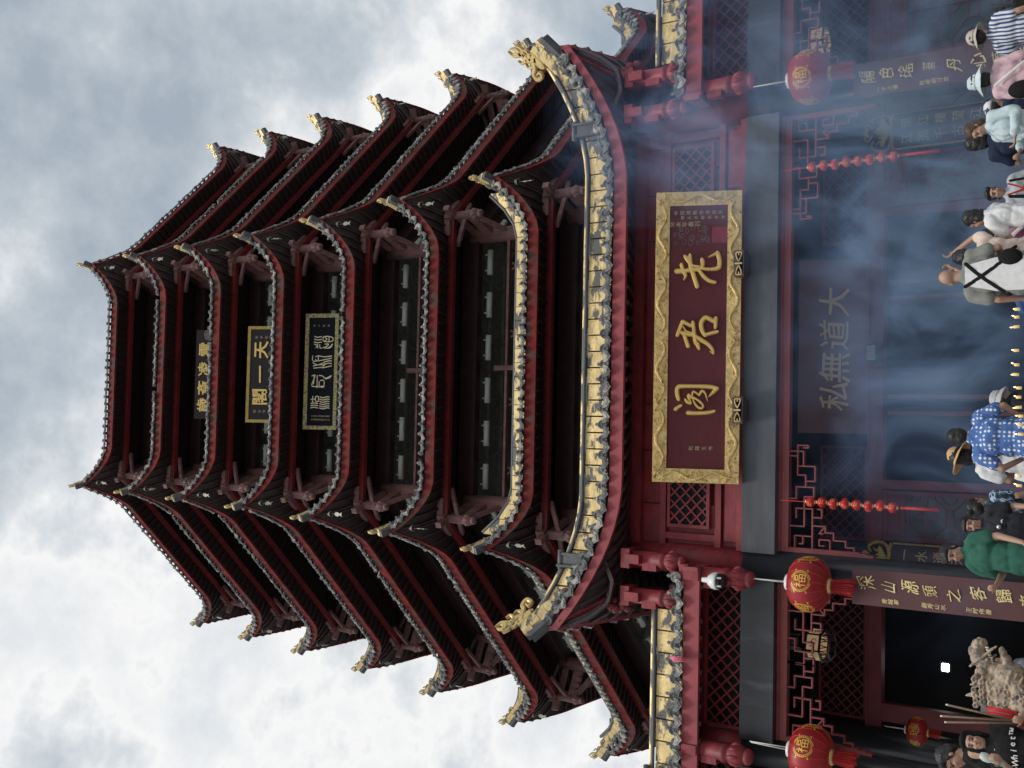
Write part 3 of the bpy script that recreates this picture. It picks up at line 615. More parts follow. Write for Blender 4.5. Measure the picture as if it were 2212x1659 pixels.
# columns: black lacquer below the lintel, red above
for x, hi in ((-CX, 10.05), (CX, 10.05), (-6.3, 8.7), (6.45, 8.7), (-9.2, 8.7), (9.3, 8.7)):
    c = MB(); c.lathe([(.24, FLOOR + .25), (.25, FLOOR + 1.5), (.24, 8.0)], (x, -14.5, 0), (0, 0, 1), 24); c_o = gobj('column', c, 'column_lacquer')
    c = MB(); c.lathe([(.235, 8.0), (.23, hi)], (x, -14.5, 0), (0, 0, 1), 24); gobj('column_head', c, 'red_paint', c_o)
    c = MB(); c.lathe([(.30, FLOOR), (.38, FLOOR + .06), (.38, FLOOR + .16), (.27, FLOOR + .25)], (x, -14.5, 0), (0, 0, 1), 24); gobj('column_base', c, 'stone_pave', c_o)
for a_, b_ in ((-CX, CX), (-6.3, -CX), (CX, 6.45), (-9.2, -6.3), (6.45, 9.3)):
    c = MB(); c.box2((a_ + .2, -14.72, 7.5), (b_ - .2, -14.28, 8.02)); l_o = gobj('lintel', c, 'lintel_grey' if abs(a_ + b_) < 1 else 'column_lacquer')
    # hanging fretwork under the lintel
    c = MB(); w = b_ - a_ - .48; x0 = a_ + .24
    c.box2((x0, -14.56, 7.35), (x0 + w, -14.44, 7.50)); c.box2((x0, -14.58, 7.46), (x0 + w, -14.42, 7.50))
    g = .088; b = .0145
    def seg(x1, z1, x2, z2, mir):
        X = lambda v: (x0 + v * g) if not mir else (x0 + w - v * g)
        p, q = Vector((X(x1), -14.5, 7.35 - z1 * g)), Vector((X(x2), -14.5, 7.35 - z2 * g))
        d = (q - p).normalized() * b * .49 if (q - p).length else Vector((0, 0, 0)); c.beam(p - d, q + d, b * 1.3, .07 if abs(x1 - x2) < .01 else .064, up=(0, 1, 0))
    def poly(pts, mir):
        for (a1, b1), (a2, b2) in zip(pts, pts[1:]): seg(a1, b1, a2, b2, mir)
    half = w / 2 / g
    wide = w > 5
    reach = 18 if wide else half
    for mir in (False, True):
        X = x0 + .03 if not mir else x0 + w - .03; sg = 1 if not mir else -1
        for k, (w_, z_) in enumerate(((.07, .0), (.055, .35), (.04, .62))):
            c.box2((X - sg * .03, -14.55 - .004 * k, 7.35), (X - sg * .03 + sg * w_, -14.45 + .004 * k, 7.35 - [1.05, 1.16, 1.25][k]))
        polys = [[(.5, 11), (1.4, 11), (1.4, 9.6), (2.4, 9.6), (2.4, 7.6), (3.6, 7.6), (3.6, 6.2), (4.6, 6.2), (4.6, 4.0)],
                 [(.6, 1.0), (2.8, 1.0), (2.8, 2.4), (1.5, 2.4), (1.5, 1.8)], [(2.8, 2.4), (2.8, 4.0)], [(.6, 4), (7.4, 4)],
                 [(.6, 7), (2.4, 7), (2.4, 5.2), (1.4, 5.2), (1.4, 6)], [(4.6, 6.2), (3.4, 5.2), (3.4, 5.8)], [(6.0, 4), (6.0, 5.6), (7.4, 5.6), (7.4, 4.9)],
                 [(4.4, 0), (4.4, 2.6), (7.4, 2.6), (7.4, 1.2)], [(7.4, 4), (7.4, 2.6)], [(7.4, 2.6), (9.4, 2.6), (9.4, 4.2), (11, 4.2), (11, 1.2), (9, 1.2), (9, 0)],
                 [(5.8, 1.2), (7.4, 1.2)], [(11, 2.8), (13, 2.8), (13, 1.4)], [(12, 2.8), (12, 4.4), (14.5, 4.4), (14.5, 1.4)], [(13, 1.4), (16.2, 1.4), (16.2, 0)], [(14.5, 2.4), (17, 2.4), (17, 0)],
                 [(16.2, 1.4), (18.4, 1.4), (18.4, 3.2), (17.6, 3.2), (17.6, 2.4)]]
        for p in polys:
            p = [(min(a1, reach), b1) for a1, b1 in p]
            if all(a1 >= reach for a1, _ in p) and not wide: continue
            poly([q_ for i_, q_ in enumerate(p) if i_ == 0 or q_ != p[i_ - 1]], mir)
    gobj('fretwork', c, 'fret_red', l_o)
# red frieze of the middle bay with two lattice windows
fz = MB(); yb = -14.5
fz.box2((-CX + .2, yb + .02, 8.02), (CX - .2, yb + .12, 10.1))
for z1, z2, y_ in ((8.03, 8.14, -.14), (8.42, 8.52, -.08), (9.36, 9.46, -.08), (9.80, 10.05, -.10)): fz.box2((-CX + .2, yb + y_, z1), (CX - .2, yb + .02, z2))
for x in (-3.17, 3.17): fz.box2((x - .05, yb - .07, 8.52), (x + .05, yb + .018, 9.36))
for s_ in (-1, 1):
    for z1, z2 in ((8.18, 8.38),):
        fz.box2((s_ * 2.3, yb - .045, z1), (s_ * 3.2, yb + .017, z2))
    fz.box2((s_ * 3.0 if s_ > 0 else -3.03, yb - .05, 8.54), (s_ * 2.66 if s_ > 0 else -2.66, yb + .016, 9.34))
f_o = gobj('frieze', fz, 'red_paint')
c = MB()
for x in (-2.9, -2.05, -1.3, 1.35, 2.1, 2.85): c.box2((x - .006, yb + .008, 8.14), (x + .006, yb + .019, 8.42)); c.box2((x + .21, yb + .008, 9.46), (x + .222, yb + .019, 9.8))
gobj('board_joints', c, 'hall_dark', f_o)
def lattice(x1, x2, z1, z2, y, step, bar, par, pane='glass_dark', red='red_paint', fr=.05):
    c = MB(); c.box2((x1, y + .02, z1), (x2, y + .04, z2)); p_o = gobj('lattice_window', c, pane, par)
    c = MB(); w, h = x2 - x1, z2 - z1
    for s_ in (1, -1):
        k = -h
        while k < w:
            xa, za = (k, 0) if k >= 0 else (0, -k); xb, zb = (k + h, h) if k + h <= w else (w, w - k)
            if xb > xa + .01:
                if s_ < 0: xa, xb = w - xa, w - xb
                c.beam((x1 + xa, y + s_ * .004, z1 + za), (x1 + xb, y + s_ * .004, z1 + zb), bar, bar * .8, up=(0, 1, 0))
            k += step
    for a, b in (((x1 - fr, z1 - fr), (x2 + fr, z1)), ((x1 - fr, z2), (x2 + fr, z2 + fr)), ((x1 - fr, z1), (x1, z2)), ((x2, z1), (x2 + fr, z2))): c.box2((a[0], y - .03, a[1]), (b[0], y + .05, b[1]))
    gobj('lattice_bars', c, red, p_o); return p_o
lattice(-2.98, -1.6, 8.64, 9.26, yb - .1, .19, .027, f_o); lattice(1.6, 2.98, 8.64, 9.26, yb - .1, .19, .027, f_o)
for a_, b_ in ((-6.1, -3.75), (3.75, 6.25), (-9.0, -6.5), (6.65, 9.1)):
    c = MB(); c.box2((a_, yb + .2, 8.02), (b_, yb + .3, 9.0)); c.box2((a_, yb - .1, 8.70), (b_, yb + .19, 8.82)); p_ = gobj('side_frieze', c, 'beam_red')
    lattice(a_ + .1, b_ - .1, 8.06, 8.66, yb + .05, .2, .028, p_)
# brackets with hanging lotus buds
for x, y_, z, ln, r in ((-CX, -15.05, 9.62, .86, .12), (-4.1, -15.05, 9.62, .86, .12), (CX, -15.05, 9.7, .86, .12), (4.1, -15.05, 9.7, .86, .12), (-3.68, -15.05, 8.62, .95, .13), (3.75, -15.05, 8.68, .95, .13), (-6.25, -15.05, 8.62, .95, .13), (6.45, -15.05, 8.65, .95, .13)):
    c = MB(); bud_post(c, (x, y_, z + .1), ln + .1, r); c.box((x - r * .9, y_ - .03, z - ln * .32), (.12, .14, .24)); c.box((x, y_, z + .12), (.30, .30, .15)); c.beam((x, y_ - .2, z - .02), (x, -14.4, z - .02), .14, .24); c.beam((x, y_, z - .25), (x, -14.5, z - .55), .12, .16)
    gobj('hanging_post', c, 'red_paint')
# carved beast heads under the corners of the middle roof
for sx in (-1, 1):
    c = MB(); o_ = Vector((sx * 4.25, -15.0, 10.0))
    for k in range(14):
        r_ = random.Random(k); c.lathe([(0, -.07), (.06, -.04), (.075, 0), (.05, .05), (0, .08)], o_ + Vector((r_.uniform(-.16, .16), r_.uniform(-.18, .1), r_.uniform(-.2, .12))), (r_.uniform(-1, 1), r_.uniform(-1, 0), r_.uniform(-1, 1)), 7)
    gobj('carved_beast', c, 'red_paint')

# ------------------------------------------------------------------ the ground-floor hall behind the gate
hall = thing('temple_hall', 'dark red hall with lattice doors at the foot of the pagoda', 'hall', (0, -11.2, 0))
YH = -11.2
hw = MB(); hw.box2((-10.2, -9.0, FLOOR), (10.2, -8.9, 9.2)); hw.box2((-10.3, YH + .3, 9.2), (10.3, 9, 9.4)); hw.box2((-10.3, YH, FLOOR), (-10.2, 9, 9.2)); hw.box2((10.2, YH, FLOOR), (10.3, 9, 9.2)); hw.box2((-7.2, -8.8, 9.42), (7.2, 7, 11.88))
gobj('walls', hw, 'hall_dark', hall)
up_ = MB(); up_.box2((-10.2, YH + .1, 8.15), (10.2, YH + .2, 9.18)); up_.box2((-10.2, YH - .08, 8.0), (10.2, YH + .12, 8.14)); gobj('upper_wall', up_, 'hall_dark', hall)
c = MB(); c.box2((-10.1, YH - .12, 6.88), (10.1, YH + .1, 7.1)); c.box2((-10.1, YH - .15, 7.1), (10.1, YH + .06, 7.14)); gobj('door_lintel', c, 'hall_red', hall)
HC = (-9.6, -6.7, -3.62, 3.68, 6.9, 9.8)
for x in HC:
    c = MB(); c.lathe([(.25, FLOOR), (.25, 9.15)], (x, YH - .1, 0), (0, 0, 1), 20); gobj('column', c, 'column_lacquer', hall)
def ornate_leaf(x1, x2, z1, z2, y, par):
    """door leaf: frame, carved upper panel and a lattice of octagons, squares and quatrefoils"""
    c = MB(); f = .07
    for a, b in (((x1, z1), (x1 + f, z2)), ((x2 - f, z1), (x2, z2)), ((x1 + f, z2 - f), (x2 - f, z2)), ((x1 + f, z1), (x2 - f, z1 + f)), ((x1 + f, z2 - .36), (x2 - f, z2 - .30)), ((x1 + f, z1 + 1.0), (x2 - f, z1 + 1.08))):
        c.box2((a[0], y - .05, a[1]), (b[0], y + .03, b[1]))
    c.box2((x1 + f, y - .01, z1 + f), (x2 - f, y + .02, z1 + 1.0)); c.box2((x1 + f, y - .01, z2 - .30), (x2 - f, y + .02, z2 - f))
    c.box2((x1 + f + .06, y - .03, z2 - .26), (x2 - f - .06, y - .01, z2 - f - .04))
    d = gobj('door', c, 'hall_red', par)
    a0, a1, b0, b1 = x1 + f, x2 - f, z1 + 1.08, z2 - .36
    p = MB(); p.box2((a0, y, b0), (a1, y + .015, b1)); gobj('pane', p, 'pane_green', d)
    c = MB(); W_ = a1 - a0; n = max(2, int(round((b1 - b0) / W_ / 1.0))); H_ = (b1 - b0) / n; bw = .026
    L = lambda u1, v1, u2, v2: c.beam((u1, y - .02, v1), (u2, y - .02, v2), bw, bw * .9, up=(0, 1, 0))
    for k in range(n):
        z_, xm, zm = b0 + k * H_, (a0 + a1) / 2, b0 + (k + .5) * H_
        c.beam((xm, y - .021, z_), (xm, y - .021, z_ + H_), bw, bw, up=(0, 1, 0)); c.beam((a0, y - .019, zm), (a1, y - .019, zm), bw, bw, up=(0, 1, 0))
        o_ = [(.28, 0), (.72, 0), (1, .3), (1, .7), (.72, 1), (.28, 1), (0, .7), (0, .3)]
        pts = [(a0 + (.08 + .84 * u) * W_, z_ + (.08 + .84 * v) * H_) for u, v in o_]
        for i in range(8): L(*pts[i], *pts[(i + 1) % 8])
        for u in (.30, .70): L(a0 + u * W_, z_, a0 + u * W_, z_ + .09 * H_); L(a0 + u * W_, z_ + .91 * H_, a0 + u * W_, z_ + H_)
        for v in (.33, .67): L(a0, z_ + v * H_, a0 + .09 * W_, z_ + v * H_); L(a0 + .91 * W_, z_ + v * H_, a1, z_ + v * H_)
        rr = .17 * W_
        for q in range(4):
            cx_, cz_ = xm + rr * .62 * cos(q * pi / 2), zm + rr * .62 * sin(q * pi / 2)
            arc = [(cx_ + rr * .72 * cos(q * pi / 2 + e), cz_ + rr * .72 * sin(q * pi / 2 + e)) for e in [-1.9 + .95 * i for i in range(5)]]
            for i in range(4): L(*arc[i], *arc[i + 1])
            u0, v0 = (a0, a1)[q % 2], (z_, z_ + H_)[q // 2]; su, sv = (1, -1)[q % 2], (1, -1)[q // 2]
            arc = [(u0 + su * rr * 1.0 * cos(e), v0 + sv * rr * 1.0 * sin(e)) for e in (.05, .5, .8, 1.1, 1.5)]
            for i in range(4): L(*arc[i], *arc[i + 1])
    gobj('door_lattice', c, 'hall_red', d)
for x1, x2 in ((-3.30, -2.45), (2.45, 3.36), (3.98, 5.0), (5.05, 6.6)): ornate_leaf(x1, x2, FLOOR, 6.88, YH - .02, hall)
for x1, x2 in ((-2.42, -2.27), (2.27, 2.42)):
    c = MB(); c.box2((x1, YH - .1, FLOOR), (x2, YH + .06, 6.88)); gobj('door_post', c, 'hall_red', hall)
for x in (-.98, 1.02):      # open leaves seen on edge, turned into the hall
    for dx in (-.14, .14):
        c = MB(); c.box2((x + dx - .035, YH + .1, FLOOR), (x + dx + .035, YH + .85, 6.86)); gobj('open_door', c, 'hall_red', hall)
for x1, x2 in ((-6.35, -6.05), (-4.15, -3.9)):
    c = MB(); c.box2((x1, YH - .1, FLOOR), (x2, YH + .06, 6.88)); gobj('door_post', c, 'hall_red', hall)
for x1, x2 in ((-3.3, -1.75), (1.9, 3.36), (-6.35, -4.0), (4.0, 6.6)):
    lattice(x1, x2, 7.2, 7.94, YH - .03, .18, .022, hall, 'glass_dark', 'hall_red', .04)
# ------------------------------------------------------------------ plaques and couplets
def plaque(name, label, F, w, h, fw, panel, frame, depth=.08, group=None, loc=None):
    """F maps (u right, v up, w out) from the panel centre"""
    o = F(0, 0, 0); root = thing(name, label, 'plaque', o, group=group)
    sub = lambda f: (lambda u, v, k: f(u, v, k) - o)
    G = sub(F)
    def slab(mb, u0, v0, u1, v1, w0, w1): mb.prism([(u0, v0), (u1, v0), (u1, v1), (u0, v1)], lambda u, v, k: G(u, v, w0 + k), w1 - w0)
    p = MB(); slab(p, -w / 2 + fw * .9, -h / 2 + fw * .9, w / 2 - fw * .9, h / 2 - fw * .9, -depth, 0); obj('panel', p, M[panel], root)
    if frame:
        f = MB()
        # mitred frame with a bevel towards the panel
        O = [(-w / 2, -h / 2), (w / 2, -h / 2), (w / 2, h / 2), (-w / 2, h / 2)]; I = [(-w / 2 + fw, -h / 2 + fw), (w / 2 - fw, -h / 2 + fw), (w / 2 - fw, h / 2 - fw), (-w / 2 + fw, h / 2 - fw)]
        for i in range(4):
            j = (i + 1) % 4; e = .012
            L_ = [G(*O[i], -depth), G(*O[j], -depth), G(*O[j], .045), G(*O[i], .045), G(*I[i], .03), G(*I[j], .03), G(*I[i], -.02), G(*I[j], -.02)]
            f.add(L_, [(0, 1, 2, 3), (3, 2, 5, 4), (4, 5, 7, 6), (1, 7, 5, 2), (0, 3, 4, 6), (0, 6, 7, 1)])
        fo = obj('frame', f, M[frame], root)
    else: fo = None
    return root, G, fo

# the great plaque between the lattice windows, leaning forward
b0 = (at(1596, 1046, -14.82) + at(1603, 415, -14.82)) / 2; t0 = (at(1410, 1040, -15.28) + at(1418, 415, -15.28)) / 2
wP = ((at(1596, 1046, -14.82) - at(1603, 415, -14.82)).length + (at(1410, 1040, -15.28) - at(1418, 415, -15.28)).length) / 2; hP = (t0 - b0).length
ex = Vector((1, 0, 0)); ey = (t0 - b0); ey.x = 0
FP = frame_of((b0 + t0) / 2, ex, ey)
PL, G, fr = plaque('name_plaque', 'great leaning red plaque with three big gilded characters in a carved gold dragon frame', FP, wP, hP, .21, 'plaque_red', 'gold_carved')
rel = MB(); rng = random.Random(3)
for side in range(4):
    L_ = (wP if side % 2 == 0 else hP) - .2; off = (hP if side % 2 == 0 else wP) / 2 - .105
    def Q(a, b):      # along / across the frame bar
        return [(a, -off + b), (off - b, a), (-a, off - b), (-off + b, -a)][side]
    nd = 4 if side % 2 == 0 else 1
    for d in range(nd):       # a sinuous dragon body each
        a0 = -L_ / 2 + L_ * d / nd + .06; a1 = -L_ / 2 + L_ * (d + 1) / nd - .06; dirn = 1 if (d < nd / 2) == (side != 2) else -1
        pts = [(lerp(a0, a1, i / 16) if dirn > 0 else lerp(a1, a0, i / 16), .058 * sin(i / 16 * 2 * pi * 1.6)) for i in range(17)]
        rel.stroke([Q(*p) for p in pts], [lerp(.018, .05, sin(pi * min(1, i / 14))) for i in range(17)], lambda u, v, k: G(u, v, .03 + k), .045)
        hd = pts[-1]
        for k in range(5): rel.stroke([Q(hd[0] + rng.uniform(-.03, .03), hd[1] + rng.uniform(-.03, .03)), Q(hd[0] + rng.uniform(-.09, .09), hd[1] + rng.uniform(-.07, .07))], [.03, .012], lambda u, v, kk: G(u, v, .03 + kk), .05)
    for k in range(int(L_ / .045)):      # clouds and flames
        a, b = rng.uniform(-L_ / 2, L_ / 2), rng.uniform(-.075, .075); r_ = rng.uniform(.015, .03); th = rng.uniform(0, 6.28)
        rel.stroke([Q(a + r_ * cos(th + e), b + r_ * sin(th + e)) for e in (0, 1.1, 2.2, 3.3, 4.2)], [.02, .016, .014, .012, .008], lambda u, v, kk: G(u, v, .03 + kk), .028)
obj('carving', rel, M['gold_carved'], fr)
kx = wP / 1512; ky = hP / 445
def ZP(p): y = p[1]; x0 = 330 - (y - 80) / 1510 * 14; return (-(y - 840) * kx, -(p[0] - x0) * ky)
cA = lambda p: (132.8 + .4163 * p[0], 345.3 + .4163 * p[1]); cB = lambda p: (132.8 + .1801 * p[0], 1035.8 + .1801 * p[1])
CH = {'lao': (cA, .4163, [([(195, 370), (290, 365), (400, 355), (490, 345)], [66, 54, 56, 60]), ([(258, 285), (275, 340), (300, 400), (312, 430), (290, 480)], [50, 45, 50, 40, 18]), ([(460, 570), (430, 480), (400, 390), (375, 300), (365, 230), (365, 165)], [54, 54, 57, 60, 60, 42]),
      ([(300, 180), (335, 220), (370, 270)], [40, 60, 55]), ([(370, 270), (410, 305), (480, 315)], [40, 32, 32]), ([(480, 360), (530, 430), (600, 490), (680, 515)], [42, 52, 48, 42]), ([(515, 225), (525, 270), (515, 340)], [50, 56, 48]),
      ([(530, 345), (640, 350), (720, 330), (735, 250), (715, 165), (705, 140)], [40, 44, 58, 56, 56, 46]), ([(705, 150), (650, 175), (590, 203)], [45, 32, 10])]),
      'jun': (cA, .4163, [([(210, 1180), (240, 1100), (275, 1010)], [44, 47, 52]), ([(275, 1000), (330, 1030), (385, 1060)], [50, 50, 42]), ([(265, 1140), (320, 1160), (400, 1170)], [52, 57, 48]), ([(290, 1070), (320, 1120), (400, 1150)], [20, 26, 28]), ([(300, 1170), (320, 1230), (350, 1315)], [47, 47, 50]),
      ([(405, 1010), (415, 1080), (425, 1170), (440, 1260), (465, 1290), (485, 1345)], [47, 47, 52, 52, 58, 36]), ([(440, 1190), (520, 1240), (600, 1290), (650, 1350), (660, 1395)], [52, 57, 50, 44, 40]), ([(660, 1400), (620, 1375)], [26, 12]),
      ([(560, 1180), (520, 1110), (510, 1020), (560, 955), (610, 970), (665, 1000)], [47, 57, 57, 57, 57, 52]), ([(690, 960), (688, 1020), (685, 1085)], [52, 47, 40]), ([(560, 1170), (630, 1150), (710, 1130)], [47, 47, 47])]),
      'ge': (cB, .1801, [([(540, 740), (500, 600), (490, 450), (560, 360), (800, 345), (1100, 345), (1450, 360), (1640, 400)], [100, 125, 125, 135, 110, 110, 125, 110]), ([(1640, 400), (1530, 510), (1390, 650)], [120, 110, 25]), ([(445, 1020), (520, 960), (610, 905)], [125, 100, 92]),
      ([(800, 1110), (1000, 1120), (1250, 1110), (1440, 1085), (1560, 1050)], [125, 110, 105, 108, 92]), ([(720, 720), (790, 800), (880, 840)], [50, 100, 90]), ([(830, 600), (830, 680), (880, 780), (910, 840)], [100, 95, 50, 30]),
      ([(830, 600), (900, 660), (1050, 720), (1180, 820), (1240, 900), (1210, 970), (1120, 960), (1020, 860), (940, 720)], [90, 95, 78, 74, 74, 74, 74, 66, 40]), ([(930, 620), (940, 550), (970, 500), (1040, 540), (1130, 600)], [60, 70, 62, 62, 70]), ([(1140, 600), (1180, 510), (1240, 490), (1310, 570), (1370, 770)], [72, 84, 84, 60, 20])])}
for nm, (cv, sc_, ss) in CH.items():
    c = MB()
    for i_, (p, w_) in enumerate(ss): c.stroke([ZP(cv(q)) for q in p], [x * sc_ * kx * 1.02 for x in w_], G, .06 + .0015 * i_)
    obj('character', c, M['gold_leaf'], PL)
c = MB()
for txt, yz, x0, x1, s_ in (('中国道教协会会长', 192, 210, 440, 24), ('傅元天勒石永世', 218, 245, 455, 20), ('癸未年春刊', 252, 190, 322, 30), ('赵蕴玉书', 1418, 292, 395, 24)):
    for i, ch in enumerate(txt):
        u, v = ZP((lerp(x0, x1, i / (len(txt) - 1)), yz)); glyph(c, ch, s_ * kx, lambda a, b, k: G(u + a, v + b, .002 + k), .006, wob=.02)
    obj('small_inscription', c, M['gold_faded'], PL); c = MB()
c = MB(); u0, v0 = ZP((398, 352)); u1, v1 = ZP((478, 268)); c.prism([(u0, v1), (u1, v1), (u1, v0), (u0, v0)], lambda u, v, k: G(u, v, .002 + k), .003); obj('red_patch', c, M['patch_red'], PL)
c = MB(); u0, v0 = ZP((200, 350)); u1, v1 = ZP((385, 270)); rng = random.Random(5)
for k in range(26):
    u, v = lerp(u0, u1, rng.random()), lerp(v0, v1, rng.random()); r_ = rng.uniform(.02, .05)
    c.stroke([(u + r_ * cos(e), v + r_ * .7 * sin(e)) for e in (0, 1, 2, 3, 4, 5, 6)], .008, lambda a, b, kk: G(a, b, .002 + kk), .003)
obj('faded_marks', c, M['mark_grey'], PL)
# two small brackets carrying the plaque
for x, y in ((1596, 570), (1593, 886)):
    p = at(x, y, -14.95); t = thing('plaque_bracket', 'small brown bracket with gilded scroll under the %s end of the great plaque' % ('right' if y < 800 else 'left'), 'bracket', p, group='brackets under the great plaque')
    c = MB(); c.box((0, .03, -.02), (.40, .16, .16)); c.box((0, .1, -.04), (.3, .3, .1)); obj('block', c, M['wood_brown'], t)
    c = MB(); Fb = lambda u, v, k: Vector((u, -.05 - k, v - .02))
    for s_ in (-1, 1):
        c.stroke([(s_ * .03, 0), (s_ * .10, .035), (s_ * .16, .04), (s_ * .17, -.0), (s_ * .13, .0)], .02, Fb, .015); c.stroke([(s_ * .03, 0), (s_ * .10, -.035), (s_ * .16, -.045), (s_ * .17, -.01)], .02, Fb, .015)
    c.stroke([(0, -.05), (0, .05)], .03, Fb, .018); obj('scroll', c, M['gold'], t)

# plaques hung on the upper storeys
def upper_plaque(name, label, pts, Yb, Yt, fw, panel, frame):
    (bx, by0, by1), (tx, ty0, ty1) = pts
    B = (at(bx[0], by0, Yb), at(bx[1], by1, Yb)); T_ = (at(tx[0], ty0, Yt), at(tx[1], ty1, Yt))
    b, t = (B[0] + B[1]) / 2, (T_[0] + T_[1]) / 2; w = ((B[0] - B[1]).length + (T_[0] - T_[1]).length) / 2; e = t - b; e.x = 0
    return plaque(name, label, frame_of((b + t) / 2, (1, 0, 0), e), w, e.length, fw, panel, frame) + (w, e.length)
# black seal-script plaque
r_, G, f_, w, h = upper_plaque('seal_script_plaque', 'black plaque with four pale seal-script characters and a patterned green and gold frame', (((732, 728), 678, 928), ((662, 655), 678, 928)), -7.75, -8.1, .11, 'plaque_black', 'plaque_mosaic')
SG = [[[(1480, 475), (1510, 485), (1560, 478)], [(1480, 505), (1515, 515), (1560, 508)], [(1478, 535), (1515, 545), (1560, 538)], [(1480, 560), (1510, 575), (1500, 600)], [(1515, 560), (1520, 605)], [(1540, 565), (1545, 600), (1565, 605)], [(1580, 480), (1630, 475), (1685, 490), (1685, 525), (1630, 535), (1580, 525), (1580, 480)], [(1600, 485), (1620, 505), (1600, 525)], [(1645, 480), (1645, 532)], [(1580, 600), (1620, 585), (1640, 560), (1600, 560)], [(1600, 605), (1660, 600), (1685, 560)], [(1640, 600), (1670, 580), (1680, 560)]],
      [[(1465, 690), (1470, 745), (1530, 745)], [(1470, 765), (1520, 790), (1580, 770)], [(1475, 800), (1560, 785), (1600, 800)], [(1480, 825), (1570, 815)], [(1500, 700), (1530, 690), (1600, 700), (1680, 690)], [(1500, 730), (1520, 745), (1580, 735), (1680, 715)], [(1530, 695), (1530, 742)], [(1590, 760), (1640, 745), (1680, 745)], [(1590, 790), (1640, 770), (1680, 775)], [(1590, 820), (1650, 805), (1680, 800)], [(1600, 770), (1580, 825)]],
      [[(1465, 910), (1500, 905), (1465, 1010), (1500, 1028), (1600, 1020)], [(1490, 912), (1485, 1000)], [(1525, 905), (1525, 1040)], [(1545, 905), (1580, 910), (1620, 935), (1680, 905)], [(1548, 970), (1548, 1035)], [(1562, 960), (1600, 960), (1600, 1030), (1562, 1030)], [(1620, 942), (1660, 930), (1680, 912)]],
      [[(1460, 1170), (1500, 1165)], [(1480, 1135), (1480, 1200)], [(1510, 1140), (1540, 1135), (1545, 1185), (1515, 1190), (1510, 1140)]] + [[(1560, y), (1600, y + 8), (1640, y - 4), (1668, y)] for y in (1140, 1165, 1190, 1215, 1240, 1262)] + [[(1460, y), (1500, y - 6), (1540, y + 2)] for y in (1212, 1236, 1260)]]
kx, ky = w / 1270, h / 372
for g_ in SG:
    c = MB()
    for s_ in g_: c.stroke([(-(y - 862) * kx, -(x - 1566) * ky) for x, y in s_], 11 * kx, lambda u, v, k: G(u, v, .002 + k), .02)
    obj('character', c, M['gold_pale'], r_)
c = MB()
for txt, yz, x0, x1, s_ in (('岁在甲申仲春吉日重修', 1350, 1475, 1668, 22), ('中国道教学院敬立于此', 1388, 1475, 1668, 22), ('弟子敬献', 358, 1475, 1635, 24)):
    for i, ch in enumerate(txt):
        x = lerp(x0, x1, i / (len(txt) - 1)); glyph(c, ch, s_ * kx, lambda a, b, k: G(-(yz - 862) * kx + a, -(x - 1566) * ky + b, .002 + k), .004)
obj('small_inscription', c, M['gold_faded'], r_)
# three-character plaque
r_, G, f_, w, h = upper_plaque('three_character_plaque', 'dark red plaque with three gold characters and filigree frame, half behind eave tiles', (((606, 602), 705, 913), ((538, 531), 705, 913)), -7.75, -8.1, .09, 'plaque_brown', 'gold_antique')
for ch, u in (('天', .255), ('一', -.0), ('閣', -.235)):
    c = MB(); glyph(c, ch, h * .50, lambda a, b, k: G(u * w + a, .08 * h + b, .002 + k), .03, bold=.016, wob=.018); obj('character', c, M['gold_leaf'], r_)
c = MB()
for txt, u in (('甲子年春', .385), ('吴玉书印', -.385)):
    for i, ch in enumerate(txt): glyph(c, ch, .10, lambda a, b, k: G(u * w + a, h * (.24 - .15 * i) + b, .002 + k), .005)
obj('small_inscription', c, M['gold_faded'], r_)
# four-character plaque without a frame
r_, G, f_, w, h = upper_plaque('four_character_plaque', 'unframed dark plaque with four yellow characters below the second eave, one end scuffed grey', (((478, 470), 713, 905), ((426, 418), 713, 905)), -7.65, -7.95, .0, 'plaque_brown', None)
for ch, u in (('雲', .28), ('凌', .06), ('斎', -.15), ('歳', -.345)):
    c = MB(); glyph(c, ch, h * .56, lambda a, b, k: G(u * w + a, .10 * h + b, .002 + k), .03, bold=.018, wob=.02); obj('character', c, M['gold_leaf'], r_)
c = MB(); c.prism([(w * .38, -h * .45), (w * .5, -h * .45), (w * .5, h * .12), (w * .46, h * .2), (w * .40, h * .15), (w * .38, 0)], lambda u, v, k: G(u, v, .001 + k), .003); obj('scuff', c, M['mark_grey'], r_)
# the plaque over the inner doors
B0 = (at(1877, 560, -11.45) + at(1877, 938, -11.45)) / 2; T0 = (at(1727, 560, -11.9) + at(1723, 936, -11.9)) / 2; w = (at(1800, 561, -11.7) - at(1800, 937, -11.7)).length; e = T0 - B0; e.x = 0; h = e.length
r_, G, f_ = plaque('inner_plaque', 'plain brown plaque with four dull gold characters hung inside over the hall doors', frame_of((B0 + T0) / 2, (1, 0, 0), e), w, h, 0, 'board_inner', None)
for ch, u in (('大', .255), ('道', .065), ('無', -.12), ('私', -.285)):
    c = MB(); glyph(c, ch, h * .46, lambda a, b, k: G(u * w + a, -.02 * h + b, .002 + k), .03, bold=.006, shear=.08, wob=.022); obj('character', c, M['gold_dull'], r_)
